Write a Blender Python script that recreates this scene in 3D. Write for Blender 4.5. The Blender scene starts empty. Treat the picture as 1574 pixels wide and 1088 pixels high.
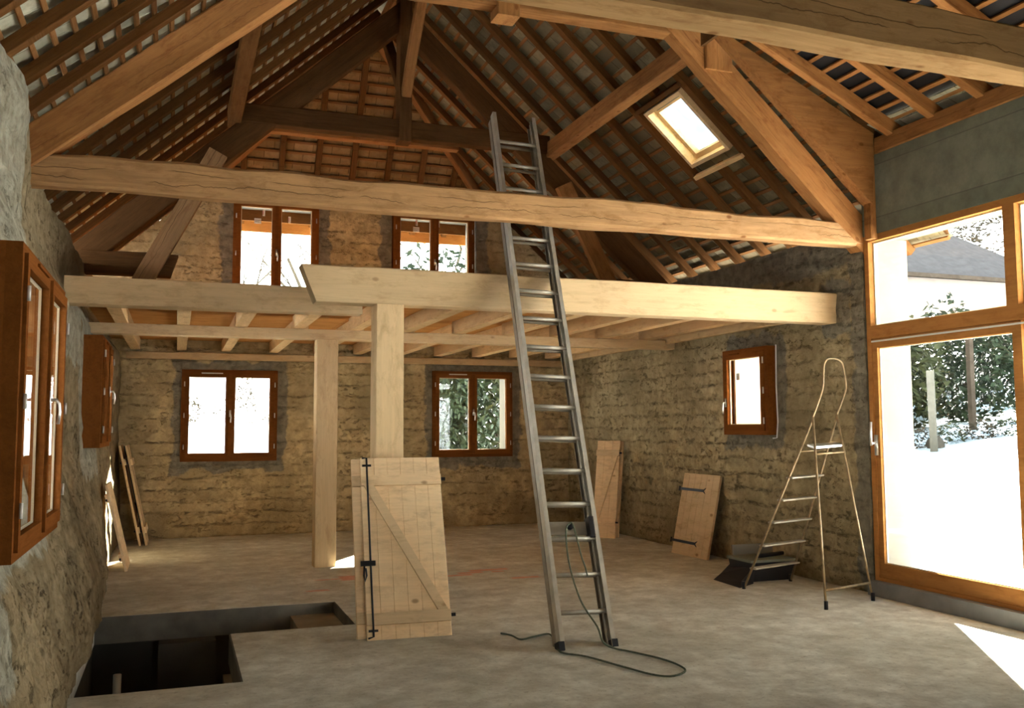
import bpy, bmesh, math, random
from mathutils import Vector, Matrix, noise
random.seed(7)
C = bpy.context.scene.collection
sc = bpy.context.scene
V = Vector

# ------------------------------------------------------------------ camera
F_PX = 1418.47
yaw, pitch, roll = math.radians(19.920), math.radians(4.5647), math.radians(-0.2323)
fw = V((math.sin(yaw), math.cos(yaw), 0)); rt = V((math.cos(yaw), -math.sin(yaw), 0)); up = V((0, 0, 1))
f2 = fw*math.cos(pitch)+up*math.sin(pitch); u2 = up*math.cos(pitch)-fw*math.sin(pitch)
r3 = rt*math.cos(roll)+u2*math.sin(roll); u3 = u2*math.cos(roll)-rt*math.sin(roll)
cd = bpy.data.cameras.new('camera'); cam = bpy.data.objects.new('camera', cd); C.objects.link(cam)
cd.sensor_fit = 'HORIZONTAL'; cd.sensor_width = 36; cd.lens = 36*F_PX/1574; cd.clip_end = 500; cd.clip_start = .05
m3 = Matrix((r3, u3, -f2)).transposed().to_4x4(); m3.translation = V((0, 0, 1.55)); cam.matrix_world = m3
sc.camera = cam

# ------------------------------------------------------------------ world, sun, exposure
SKY = 13.0; SUN = 120.0
w = bpy.data.worlds.new('world'); sc.world = w; w.use_nodes = True
bg = w.node_tree.nodes['Background']
grad = w.node_tree.nodes.new('ShaderNodeValToRGB'); sepw = w.node_tree.nodes.new('ShaderNodeSeparateXYZ')
tcw = w.node_tree.nodes.new('ShaderNodeTexCoord')
w.node_tree.links.new(tcw.outputs['Generated'], sepw.inputs[0]); w.node_tree.links.new(sepw.outputs['Z'], grad.inputs[0])
grad.color_ramp.elements[0].color = (1.0, .98, .93, 1); grad.color_ramp.elements[1].color = (.055, .085, .11, 1)
ge = grad.color_ramp.elements.new(.30); ge.color = (.085, .105, .115, 1)
ge = grad.color_ramp.elements.new(.13); ge.color = (.9, .89, .86, 1)
w.node_tree.links.new(grad.outputs[0], bg.inputs['Color'])
bg.inputs['Strength'].default_value = SKY
sd = bpy.data.lights.new('sun', 'SUN'); sun = bpy.data.objects.new('sun', sd); C.objects.link(sun)
sd.energy = SUN; sd.angle = math.radians(.6); sd.color = (1, .96, .90)
el = math.radians(25.5)
sun.rotation_euler = V((-.56*math.cos(el), -.83*math.cos(el), -math.sin(el))).to_track_quat('-Z', 'Y').to_euler()
sc.view_settings.view_transform = 'Standard'; sc.view_settings.look = 'None'
sc.view_settings.exposure = 0.42; sc.view_settings.gamma = 1; sc.view_settings.use_curve_mapping = False
sc.cycles.use_denoising = True; sc.cycles.max_bounces = 10; sc.cycles.diffuse_bounces = 6
sc.cycles.glossy_bounces = 3; sc.cycles.transparent_max_bounces = 12; sc.cycles.sample_clamp_indirect = 25
sc.cycles.caustics_reflective = False; sc.cycles.caustics_refractive = False
def portal(name, loc, d, sx, sy):
    l = bpy.data.lights.new(name, 'AREA'); o = bpy.data.objects.new(name, l); C.objects.link(o)
    l.shape = 'RECTANGLE'; l.size = sx; l.size_y = sy; l.cycles.is_portal = True
    o.location = loc; o.rotation_euler = V(d).to_track_quat('-Z', 'Y').to_euler()
portal('sky_portal', (6.7, 5.4, 1.75), (-1, 0, 0), 3.3, 3.2)
portal('sky_portal', (2.0, -3.6, 1.15), (0, 1, 0), 1.2, 2.1)
portal('sky_portal', (.72, 14.8, 1.75), (0, -1, 0), 1.3, 1.3)
portal('sky_portal', (4.44, 14.8, 1.75), (0, -1, 0), 1.3, 1.3)

# ------------------------------------------------------------------ material helpers
class NT:
    def __init__(s, name):
        s.m = bpy.data.materials.new(name); s.m.use_nodes = True; s.t = s.m.node_tree; s.n = s.t.nodes; s.l = s.t.links
        s.b = s.n['Principled BSDF']; s.tc = s.n.new('ShaderNodeTexCoord'); s.oi = None
    def link(s, a, b): s.l.new(a, b)
    def coord(s, scale=(1, 1, 1), rnd=False, rot=(0, 0, 0)):
        mp = s.n.new('ShaderNodeMapping'); mp.inputs['Scale'].default_value = scale; mp.inputs['Rotation'].default_value = rot
        src = s.tc.outputs['Object']
        if rnd:
            if not s.oi: s.oi = s.n.new('ShaderNodeObjectInfo')
            ad = s.n.new('ShaderNodeVectorMath'); ad.operation = 'MULTIPLY_ADD'
            cx = s.n.new('ShaderNodeCombineXYZ')
            for k in range(3): s.link(s.oi.outputs['Random'], cx.inputs[k])
            s.link(cx.outputs[0], ad.inputs[0]); ad.inputs[1].default_value = (37, 19, 53); s.link(src, ad.inputs[2]); src = ad.outputs[0]
        s.link(src, mp.inputs[0]); return mp.outputs[0]
    def noise(s, vec, sc_=5, det=4, rough=.55, dist=0):
        n = s.n.new('ShaderNodeTexNoise'); n.inputs['Scale'].default_value = sc_; n.inputs['Detail'].default_value = det
        n.inputs['Roughness'].default_value = rough; n.inputs['Distortion'].default_value = dist; s.link(vec, n.inputs['Vector']); return n.outputs['Fac']
    def ramp(s, fac, stops, interp='LINEAR'):
        r = s.n.new('ShaderNodeValToRGB'); e = r.color_ramp.elements; r.color_ramp.interpolation = interp
        while len(e) < len(stops): e.new(.5)
        for x, (p, c) in zip(e, stops):
            x.position = p; x.color = (c, c, c, 1) if not isinstance(c, tuple) else (*c, 1)
        s.link(fac, r.inputs[0]); return r.outputs[0]
    def mix(s, fac, a, b, mode='MIX'):
        x = s.n.new('ShaderNodeMix'); x.data_type = 'RGBA'; x.blend_type = mode
        for v, i in ((fac, 0), (a, 6), (b, 7)):
            if hasattr(v, 'is_linked') or hasattr(v, 'node'): s.link(v, x.inputs[i])
            else: x.inputs[i].default_value = v if i == 0 else (*v, 1)
        return x.outputs[2]
    def math(s, op, a, b=0, c=0):
        x = s.n.new('ShaderNodeMath'); x.operation = op
        for v, i in ((a, 0), (b, 1), (c, 2)):
            if hasattr(v, 'node'): s.link(v, x.inputs[i])
            else: x.inputs[i].default_value = v
        return x.outputs[0]
    def sep(s, vec):
        x = s.n.new('ShaderNodeSeparateXYZ'); s.link(vec, x.inputs[0]); return x.outputs
    def bump(s, h, strength=.3, dist=.02):
        b = s.n.new('ShaderNodeBump'); b.inputs['Strength'].default_value = strength; b.inputs['Distance'].default_value = dist
        s.link(h, b.inputs['Height']); s.link(b.outputs[0], s.b.inputs['Normal'])
    def done(s, col, rough=.8, spec=0.0):
        if hasattr(col, 'node'): s.link(col, s.b.inputs['Base Color'])
        else: s.b.inputs['Base Color'].default_value = (*col, 1)
        s.b.inputs['Roughness'].default_value = rough; s.b.inputs['Specular IOR Level'].default_value = spec
        return s.m

def wood(name, base, dark=.55, crack=0.0, knots=.5, rough=.7, varn=.25, stain=.55):
    t = NT(name); v = t.coord((1, 1, 1), True)
    g = t.noise(t.coord((1.2, 22, 22), True), 1.6, 5, .6, .6)
    big = t.noise(t.coord((.8, 3, 3), True), 1.1, 3)
    dk = tuple(c*dark for c in base)
    col = t.mix(t.ramp(g, [(.3, 0.), (.7, 1.)]), dk, base)
    col = t.mix(t.ramp(big, [(.35, .0), (.7, varn*2)]), col, tuple(min(1, c*1.25) for c in base))
    hgt = g
    st = t.noise(t.coord((2.2, 6, 6), True), 1.9, 6, .7, .4)
    col = t.mix(t.ramp(st, [(.50, 0.), (.72, stain)]), col, tuple(c*q for c, q in zip(base, (.50, .42, .36))))
    fib = t.noise(t.coord((5, 70, 70), True), 2.2, 3, .6)
    col = t.mix(t.ramp(fib, [(.45, 0.), (.75, .35)]), col, dk)
    if knots:
        vo = t.n.new('ShaderNodeTexVoronoi'); vo.inputs['Scale'].default_value = 4.6; t.link(t.coord((.6, 1, 1), True), vo.inputs['Vector'])
        k = t.ramp(vo.outputs['Distance'], [(.05, 1.), (.10, 0.)])
        col = t.mix(t.math('MULTIPLY', k, knots), col, (base[0]*.35, base[1]*.25, base[2]*.18))
    if crack:
        oz = t.sep(t.tc.outputs['Object'])[2]; c = None
        for z0, sx, off in ((.03, .5, 0), (-.04, .8, 7)):
            wob = t.math('MULTIPLY', t.math('SUBTRACT', t.noise(t.coord((sx, .01, .01), True, (0, 0, 0)), 1.6+off*.1, 5, .65), .5), .16)
            dd = t.math('ABSOLUTE', t.math('SUBTRACT', t.math('ADD', oz, wob), z0))
            cc = t.math('MULTIPLY', t.ramp(dd, [(.0015, 1.), (.0040, 0.)]), t.ramp(t.noise(t.coord((.8, .3, .3), True), 1.3+off*.2, 2), [(.45, 0.), (.52, 1.)]))
            c = cc if c is None else t.math('MAXIMUM', c, cc)
        col = t.mix(t.math('MULTIPLY', c, crack), col, tuple(c*.12 for c in base))
        hgt = t.math('SUBTRACT', g, t.math('MULTIPLY', c, 2.0))
    # each timber a little lighter or darker than its neighbour
    hv = t.n.new('ShaderNodeHueSaturation'); t.link(t.math('MULTIPLY_ADD', t.oi.outputs['Random'], .36, .82), hv.inputs['Value']); t.link(col, hv.inputs['Color'])
    t.bump(hgt, .25, .006)
    return t.done(hv.outputs[0], rough)

def earth(name, axis, patches, sill=None, base=(.36, .255, .135), band=.17, grayz=None, cemc=((.12, .105, .08), (.22, .195, .15)), bk=.9, pk=.75):
    """rammed earth: axis 0 = wall in YZ, axis 1 = wall in XZ; patches = cement round the openings (u, z, half u, half z)"""
    t = NT(name); o = t.sep(t.tc.outputs['Object']); u = o[1] if axis == 0 else o[0]; z = o[2]
    vec = t.coord(); n1 = t.noise(vec, 1.3, 5, .6); n2 = t.noise(vec, 9, 6, .65); n3 = t.noise(vec, 30, 4, .6)
    col = t.mix(t.ramp(n1, [(.35, 0.), (.68, 1.)]), tuple(c*.62 for c in base), tuple(c*1.2 for c in base))
    col = t.mix(t.ramp(n2, [(.38, .65), (.60, 0.)]), col, tuple(c*.5 for c in (base[0], base[1]*.95, base[2]*.85)))
    # layers of the ramming
    zz = t.math('ADD', z, t.math('MULTIPLY', t.math('SUBTRACT', t.noise(t.coord((.7, .7, .7)), 2.6, 5, .7), .5), .13))
    fr = t.math('FRACT', t.math('DIVIDE', zz, band)); ln = t.math('ABSOLUTE', t.math('SUBTRACT', fr, .5))
    holes = t.noise(t.coord((1, 1, 2.2)), 8.5, 7, .8, .5)
    lay = t.math('MULTIPLY', t.math('MULTIPLY', t.ramp(ln, [(.33, 0.), (.48, 1.)]), t.ramp(holes, [(.49, 0.), (.60, 1.)])), t.math('MULTIPLY', bk, t.ramp(t.noise(t.coord((1, 1, 1.4)), 1.7, 3, .6), [(.36, .25), (.60, 1.)])))
    pit = t.math('MULTIPLY', t.ramp(t.noise(t.coord((1, 1, 1.7)), 11, 6, .75, .15), [(.55, 0.), (.63, 1.)]), t.ramp(t.noise(t.coord((1, 1, 1.5)), 2.3, 3, .6), [(.42, 0.), (.60, 1.)]))
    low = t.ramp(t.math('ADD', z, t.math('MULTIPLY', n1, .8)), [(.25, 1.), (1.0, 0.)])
    lay = t.math('MAXIMUM', lay, t.math('MULTIPLY', pit, pk))
    col = t.mix(t.math('MULTIPLY', lay, .85), col, tuple(c*.15 for c in base))
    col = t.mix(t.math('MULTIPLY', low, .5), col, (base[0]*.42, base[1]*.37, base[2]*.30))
    mn = None
    for (pu, pz, hu, hz) in patches:
        d = t.math('MAXIMUM', t.math('SUBTRACT', t.math('ABSOLUTE', t.math('SUBTRACT', u, pu)), hu),
                   t.math('SUBTRACT', t.math('ABSOLUTE', t.math('SUBTRACT', z, pz)), hz))
        mn = d if mn is None else t.math('MINIMUM', mn, d)
    gray = None
    if mn is not None:
        dd = t.math('ADD', mn, t.math('MULTIPLY', t.math('SUBTRACT', t.noise(vec, 3.5, 4, .6), .5), .34))
        gray = t.ramp(dd, [(0., 1.), (.03, 0.)])
    if grayz is not None:
        gg = t.ramp(t.math('ADD', t.math('SUBTRACT', z, grayz), t.math('MULTIPLY', t.math('SUBTRACT', n1, .5), .5)), [(0., 0.), (.04, 1.)])
        gray = gg if gray is None else t.math('MAXIMUM', gray, gg)
    if gray is not None:
        cem = t.mix(t.ramp(n2, [(.35, 0.), (.65, 1.)]), *cemc)
        col = t.mix(t.math('MULTIPLY', gray, .85), col, cem)
    h = t.math('SUBTRACT', t.math('ADD', t.math('MULTIPLY', n2, .7), t.math('MULTIPLY', n3, .3)), t.math('MULTIPLY', lay, .8))
    t.bump(h, .8, .03)
    return t.done(col, .95)

def plain(name, col, rough=.6, metal=0, var=.12, scale=6, bump=0):
    t = NT(name); n = t.noise(t.coord((1, 1, 1), True), scale, 4)
    c = t.mix(n, tuple(x*(1-var*2) for x in col), tuple(min(1, x*(1+var)) for x in col))
    if bump: t.bump(n, bump, .01)
    t.b.inputs['Metallic'].default_value = metal
    return t.done(c, rough, .4 if rough < .65 else 0.0)

# ------------------------------------------------------------------ materials
M = {}
M['tie'] = wood('hewn_tie_beam_wood', (.44, .25, .115), .62, .9, .9, stain=.8)
M['tie0'] = wood('hewn_front_beam_wood', (.36, .215, .10), .68, .8, .7, stain=.8)
M['new'] = wood('new_sawn_pine', (.69, .50, .285), .84, 0, .5, .65, .12)
M['joist'] = wood('joist_pine', (.64, .43, .22), .82, 0, .4)
M['deck'] = wood('deck_boards', (.56, .27, .09), .8, 0, .2)
M['old'] = wood('dark_old_oak', (.11, .052, .020), .6, .3, .3)
M['prin'] = wood('orange_pine_rafter', (.36, .165, .058), .62, .4, .6, stain=.8)
M['raft'] = wood('old_rafter_wood', (.155, .070, .024), .65, .2, .4)
M['batten'] = wood('batten_wood', (.25, .12, .045), .65, 0, 0)
M['shut'] = wood('shutter_pine', (.78, .57, .34), .85, 0, .75, .6, .12)
M['varn'] = wood('varnished_window_wood', (.185, .062, .015), .7, 0, 0, .35)
M['varnd'] = wood('varnished_door_wood', (.36, .155, .045), .75, 0, 0, .35)
M['slab'] = plain('raw_concrete', (.34, .28, .20), .9, 0, .2, 4, .3)
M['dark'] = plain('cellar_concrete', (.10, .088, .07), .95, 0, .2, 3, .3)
M['iron'] = plain('black_iron', (.012, .010, .012), .5, .3)
M['alu'] = plain('weathered_aluminium', (.50, .46, .38), .5, .35, .25, 9)
M['aludk'] = plain('stained_aluminium', (.33, .28, .21), .6, .3, .3, 7)
M['steel'] = plain('satin_handle_steel', (.75, .73, .68), .3, .8, .05)
M['hinge'] = plain('zinc_hinge', (.62, .60, .55), .4, .5, .05)
M['plast'] = plain('black_plastic', (.008, .008, .010), .6, 0, .2)
M['grime'] = plain('grey_green_plastic', (.20, .21, .16), .7, 0, .2)
M['paper'] = plain('white_paper', (.75, .72, .68), .9, 0, .05)
M['red'] = plain('red_print', (.5, .06, .05), .8, 0, .05)
M['tube'] = plain('rusty_cream_tube', (.36, .25, .13), .45, .3, .45, 14)
M['tread'] = plain('worn_tread', (.48, .42, .33), .5, .3, .3, 12)
M['rope'] = plain('green_rope', (.13, .145, .10), .9, 0, .3, 60)
M['rend'] = plain('outer_lime_render', (.21, .20, .165), .95, 0, .10, 3, .2)
M['rendc'] = plain('brightened_cream_reveal', (.62, .52, .42), .95, 0, .06, 3, .1)  # cream copy of the render, brightness of the lit reveal put into its colour
M['bead'] = plain('cream_glazing_bead', (.72, .58, .38), .5, 0, .05)
M['snow'] = plain('snow', (.86, .89, .94), .9, 0, .03, .6, .2)
M['bark'] = plain('bark', (.07, .055, .042), .95, 0, .3, 5, .4)
M['leaf'] = plain('evergreen_leaf', (.028, .046, .018), .6, 0, .45, 2.5)
M['leaf2'] = plain('yellow_green_leaf', (.060, .070, .024), .6, 0, .45, 2.5)
M['twig'] = plain('dry_twig', (.085, .072, .052), .95, 0, .3, 4)
M['stone'] = plain('garden_stone', (.10, .09, .075), .95, 0, .3, 6, .5)
M['post'] = plain('grey_post', (.13, .125, .105), .9, 0, .2, 8)
M['hwall'] = plain('pale_house_wall', (.30, .25, .21), .95, 0, .06, 2)
M['hroof'] = plain('grey_house_roof', (.13, .12, .12), .95, 0, .2, 3)
M['sheet'] = plain('black_roof_sheet', (.012, .011, .014), .6, 0, .3, 3)
M['slab_edge'] = plain('dark_slab_edge_concrete', (.20, .18, .145), .95, 0, .3, 5, .4)
M['kerb'] = plain('kerb_concrete', (.22, .215, .20), .9, 0, .2, 6, .3)

t = NT('glass')
tr = t.n.new('ShaderNodeBsdfTransparent'); tr.inputs[0].default_value = (.96, .98, .97, 1)
gl = t.n.new('ShaderNodeBsdfGlossy'); gl.inputs['Roughness'].default_value = .02
fr = t.n.new('ShaderNodeLayerWeight'); fr.inputs['Blend'].default_value = .5
frp = t.math('MULTIPLY_ADD', t.math('POWER', fr.outputs['Facing'], 5), .5, .03)
mx = t.n.new('ShaderNodeMixShader'); t.link(frp, mx.inputs[0]); t.link(tr.outputs[0], mx.inputs[1]); t.link(gl.outputs[0], mx.inputs[2])
t.link(mx.outputs[0], t.n['Material Output'].inputs['Surface']); M['glass'] = t.m
# skylight glass: dusty, so it carries a faint haze of its own
t = NT('dusty_glass')
tr = t.n.new('ShaderNodeBsdfTransparent'); tr.inputs[0].default_value = (.80, .90, .92, 1)
df = t.n.new('ShaderNodeBsdfTranslucent'); df.inputs[0].default_value = (.7, .75, .75, 1)
mx = t.n.new('ShaderNodeMixShader'); t.link(t.ramp(t.noise(t.coord(), 4, 4), [(.4, .0), (.7, .012)]), mx.inputs[0])
t.link(tr.outputs[0], mx.inputs[1]); t.link(df.outputs[0], mx.inputs[2])
t.link(mx.outputs[0], t.n['Material Output'].inputs['Surface']); M['dglass'] = t.m

def brick_like(name, rot, bw, bh, mortar, c1, c2, cm, bumps=.4, off=.5, msize=.01, shift=(0, 0, 0)):
    t = NT(name)
    mp = t.n.new('ShaderNodeMapping'); mp.inputs['Rotation'].default_value = rot; mp.inputs['Location'].default_value = shift
    t.link(t.tc.outputs['Object'], mp.inputs[0])
    b = t.n.new('ShaderNodeTexBrick'); b.offset = off; b.inputs['Scale'].default_value = 1; b.inputs['Brick Width'].default_value = bw
    b.inputs['Row Height'].default_value = bh; b.inputs['Mortar Size'].default_value = msize; b.inputs['Mortar Smooth'].default_value = .3
    b.inputs['Color1'].default_value = (*c1, 1); b.inputs['Color2'].default_value = (*c2, 1); b.inputs['Mortar'].default_value = (*cm, 1)
    t.link(mp.outputs[0], b.inputs['Vector'])
    n = t.noise(t.coord(), 6, 5, .65)
    col = t.mix(t.ramp(n, [(.3, .55), (.65, 0.)]), b.outputs['Color'], tuple(c*.45 for c in c1))
    t.bump(t.math('SUBTRACT', n, t.math('MULTIPLY', b.outputs['Fac'], 1.0)), bumps, .01)
    return t.done(col, .9)
# block wall over the right-hand door: u = y, v = z
M['block'] = brick_like('grey_block_wall', (math.radians(-90), 0, math.radians(-90)), .5, .2, .01, (.17, .175, .13), (.20, .20, .15), (.13, .13, .10), .3, .5, .006)

def tile_mat(name, horiz, c1, c2):
    t = NT(name); o = t.sep(t.tc.outputs['Object']); u = o[horiz]; z = o[2]
    row = t.math('FLOOR', t.math('DIVIDE', z, .114)); uu = t.math('ADD', t.math('DIVIDE', u, .29), t.math('MULTIPLY', t.math('MODULO', row, 2), .5))
    fr = t.math('FRACT', uu); edge = t.ramp(t.math('ABSOLUTE', t.math('SUBTRACT', fr, .5)), [(.475, 0.), (.495, 1.)])
    wn = t.n.new('ShaderNodeTexWhiteNoise'); wn.noise_dimensions = '2D'; cb = t.n.new('ShaderNodeCombineXYZ')
    t.link(t.math('FLOOR', uu), cb.inputs[0]); t.link(row, cb.inputs[1]); t.link(cb.outputs[0], wn.inputs[0])
    col = t.mix(wn.outputs[0], c1, c2)
    n = t.noise(t.coord(), 5, 5, .7)
    col = t.mix(t.ramp(n, [(.35, .7), (.6, 0.)]), col, tuple(c*.45 for c in c1))
    col = t.mix(t.math('MULTIPLY', edge, .6), col, (.02, .013, .008))
    t.bump(t.math('SUBTRACT', n, edge), .4, .01)
    return t.done(col, .9)
M['tileL'] = tile_mat('lit_grey_tiles_left', 1, (.56, .53, .40), (.36, .34, .25))  # grey made paler than the right slope: window light put into the colour
M['tileR'] = tile_mat('grey_brown_tiles_right', 1, (.31, .27, .17), (.15, .11, .06))
M['tileH'] = tile_mat('warm_lit_tiles_hip', 0, (.40, .25, .115), (.28, .17, .075))  # warm bounce light on the end slope put into the tile colour

# concrete floor with orange builder's marks
t = NT('dusty_concrete_floor'); v = t.coord(); n1 = t.noise(v, .9, 5, .6); n2 = t.noise(v, 5, 6, .7); n3 = t.noise(v, 22, 5, .7)
o = t.sep(t.tc.outputs['Object'])
col = t.mix(t.ramp(n1, [(.35, 0.), (.65, 1.)]), (.58, .565, .48), (.78, .77, .69))
col = t.mix(t.ramp(n2, [(.4, .5), (.65, 0.)]), col, (.33, .28, .20))
col = t.mix(t.ramp(n3, [(.56, 0.), (.72, .55)]), col, (.17, .15, .12))
col = t.mix(t.ramp(t.noise(v, 2.2, 6, .75), [(.46, 0.), (.64, .4)]), col, (.30, .27, .21))
yf = t.ramp(t.math('ADD', o[1], t.math('MULTIPLY', n1, 3)), [(0., 0.), (1., 1.)])
mn = None
for (x, y, hx, hy) in ((1.74, 9.74, .10, .13), (1.80, 9.62, .02, .16), (1.31, 9.10, .09, .02), (1.55, 9.72, .16, .012), (2.84, 9.50, .13, .03), (3.0, 9.62, .12, .03), (3.24, 9.74, .20, .035), (3.44, 9.12, .14, .03), (3.3, 9.6, .05, .02)):
    d = t.math('MAXIMUM', t.math('SUBTRACT', t.math('ABSOLUTE', t.math('SUBTRACT', o[0], x)), hx), t.math('SUBTRACT', t.math('ABSOLUTE', t.math('SUBTRACT', o[1], y)), hy))
    mn = d if mn is None else t.math('MINIMUM', mn, d)
mk = t.ramp(t.math('ADD', mn, t.math('MULTIPLY', t.math('SUBTRACT', n3, .5), .12)), [(.0, 1.), (.03, 0.)])
col = t.mix(t.math('MULTIPLY', mk, .55), col, (.72, .19, .10))
t.bump(t.math('ADD', n2, t.math('MULTIPLY', n3, .4)), .35, .012)
M['floor'] = t.done(col, .88)

# ------------------------------------------------------------------ mesh helpers
class MB:
    def __init__(s): s.v = []; s.f = []
    def add(s, vs, fs):
        o = len(s.v); s.v += [tuple(x) for x in vs]; s.f += [tuple(i+o for i in f) for f in fs]; return s
    def box(s, a, b, mat=None):
        x0, y0, z0 = a; x1, y1, z1 = b
        vs = [V(p) for p in ((x0, y0, z0), (x1, y0, z0), (x1, y1, z0), (x0, y1, z0), (x0, y0, z1), (x1, y0, z1), (x1, y1, z1), (x0, y1, z1))]
        if mat: vs = [mat @ p for p in vs]
        return s.add(vs, [(0, 3, 2, 1), (4, 5, 6, 7), (0, 1, 5, 4), (1, 2, 6, 5), (2, 3, 7, 6), (3, 0, 4, 7)])
    def cbox(s, a, b, c=.004):
        """box with chamfered long edges (length along x)"""
        x0, y0, z0 = a; x1, y1, z1 = b
        sec = [(y0+c, z0), (y1-c, z0), (y1, z0+c), (y1, z1-c), (y1-c, z1), (y0+c, z1), (y0, z1-c), (y0, z0+c)]
        vs = [(x0, *p) for p in sec]+[(x1, *p) for p in sec]
        return s.add(vs, [tuple(range(7, -1, -1)), tuple(range(8, 16))]+[(i, (i+1) % 8, 8+(i+1) % 8, 8+i) for i in range(8)])
    def prism(s, poly, d0, d1, axis=1):
        """extrude a polygon; axis 1: poly is (x,z), extruded in y; axis 0: (y,z) in x; axis 2: (x,y) in z"""
        def P(p, d): return (p[0], d, p[1]) if axis == 1 else ((d, p[0], p[1]) if axis == 0 else (p[0], p[1], d))
        n = len(poly); vs = [P(p, d0) for p in poly]+[P(p, d1) for p in poly]
        return s.add(vs, [tuple(range(n)), tuple(range(2*n-1, n-1, -1))]+[(i, (i+1) % n, n+(i+1) % n, n+i) for i in range(n)])
    def tube(s, pts, r, seg=8, cap=True):
        pts = [V(p) for p in pts]; n = len(pts); rs = r if isinstance(r, (list, tuple)) else [r]*n
        vs = []; prev = None
        for i, p in enumerate(pts):
            d = (pts[min(i+1, n-1)]-pts[max(i-1, 0)]).normalized()
            a = prev if prev is not None else (V((0, 0, 1)) if abs(d.z) < .9 else V((1, 0, 0)))
            a = (a-d*a.dot(d)).normalized(); prev = a; b = d.cross(a)
            for k in range(seg):
                th = 2*math.pi*k/seg; vs.append(p+(a*math.cos(th)+b*math.sin(th))*rs[i])
        fs = [(i*seg+k, i*seg+(k+1) % seg, (i+1)*seg+(k+1) % seg, (i+1)*seg+k) for i in range(n-1) for k in range(seg)]
        if cap: fs += [tuple(range(seg-1, -1, -1)), tuple((n-1)*seg+k for k in range(seg))]
        return s.add(vs, fs)
    def mesh(s, name, mats, smooth=False, fix=True):
        me = bpy.data.meshes.new(name); me.from_pydata(s.v, [], s.f)
        for m in (mats if isinstance(mats, list) else [mats]): me.materials.append(m)
        if fix:
            bm = bmesh.new(); bm.from_mesh(me); bmesh.ops.recalc_face_normals(bm, faces=bm.faces); bm.to_mesh(me); bm.free()
        if smooth: me.polygons.foreach_set('use_smooth', [True]*len(me.polygons))
        me.update(); return me
    def obj(s, name, mats, parent=None, world=None, smooth=False, fix=True):
        o = bpy.data.objects.new(name, s.mesh(name, mats, smooth, fix)); C.objects.link(o)
        place(o, parent, world); return o
WM = {}
def place(o, parent, world=None):
    wm = world.copy() if world else (Matrix.Identity(4))
    if parent is not None:
        pw = WM[parent.name]
        if world is None: wm = Matrix.Identity(4)
        o.parent = parent; o.matrix_local = pw.inverted() @ wm
    else: o.matrix_world = wm
    WM[o.name] = wm
def tag(o, label=None, cat=None, group=None, kind=None):
    if label: o['label'] = label
    if cat: o['category'] = cat
    if group: o['group'] = group
    if kind: o['kind'] = kind
    return o
def empty(name, loc, label=None, cat=None, group=None, kind=None, mat=None):
    o = bpy.data.objects.new(name, None); o.empty_display_size = .2; C.objects.link(o)
    place(o, None, mat if mat else Matrix.Translation(V(loc)))
    return tag(o, label, cat, group, kind)
def struct(o): o['kind'] = 'structure'; return o

def frame(p0, p1, side=None):
    """matrix: local x from p0 to p1, local y sideways (horizontal unless given), local z up"""
    x = (V(p1)-V(p0)).normalized()
    y = V(side) if side else V((0, 0, 1)).cross(x)
    if y.length < 1e-4: y = V((0, 1, 0))
    y = (y-x*y.dot(x)).normalized(); z = x.cross(y)
    m = Matrix((x, y, z)).transposed().to_4x4(); m.translation = V(p0); return m
def beam(name, p0, p1, wd, ht, mat, parent=None, side=None, rough=0.0, seg=1, ch=.008, cut0=0, cut1=0, seed=0, anchor='c', bow=0):
    """timber from p0 to p1 (centre line; anchor 'b' = bottom centre), wd sideways, ht upwards; cut0/cut1 slant the ends"""
    L = (V(p1)-V(p0)).length; m = frame(p0, p1, side)
    z0, z1 = (-ht/2, ht/2) if anchor == 'c' else (0, ht)
    y0, y1 = -wd/2, wd/2; c = ch
    sec = [(y0+c, z0), (y1-c, z0), (y1, z0+c), (y1, z1-c), (y1-c, z1), (y0+c, z1), (y0, z1-c), (y0, z0+c)]
    seg = max(1, seg); vs = []
    for i in range(seg+1):
        tt = i/seg
        for (y, z) in sec:
            k = (z-z0)/(z1-z0)
            x = L*tt
            if i == 0: x += cut0*k
            if i == seg: x += cut1*k
            dz = dy = 0
            if rough:
                q = V((x*1.3+seed*7.1, y*2.5, z*2.5+seed))
                dz = noise.noise(q)*rough; dy = noise.noise(q+V((9, 5, 2)))*rough
                if z > (z0+z1)/2: dz += noise.noise(V((x*2.3, seed*3.3, 4)))*rough*1.1
            vs.append((x, y+dy, z+dz+bow*math.sin(math.pi*tt)))
    fs = [tuple(range(7, -1, -1)), tuple(seg*8+k for k in range(8))]
    fs += [(i*8+k, i*8+(k+1) % 8, (i+1)*8+(k+1) % 8, (i+1)*8+k) for i in range(seg) for k in range(8)]
    mb = MB().add(vs, fs)
    return mb.obj(name, mat, parent, m)

# ------------------------------------------------------------------ room constants
XL, XR, YB = -1.0, 6.12, 14.15
XM = (XL+XR)/2; CS, SN = math.cos(math.radians(42.3)), math.sin(math.radians(42.3)); SL = SN/CS
ZR = 4.04 + SL*(XR-XM)          # rafter underside at the ridge
YH = 12.95                       # ridge end
HS = (ZR-5.05)/(14.65-YH)
def zs(x): return 4.04+SL*(min(x-XL, XR-x))
def yhip(z): return 15.1 if z < 4.85 else 14.65-(z-5.05)/HS

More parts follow.
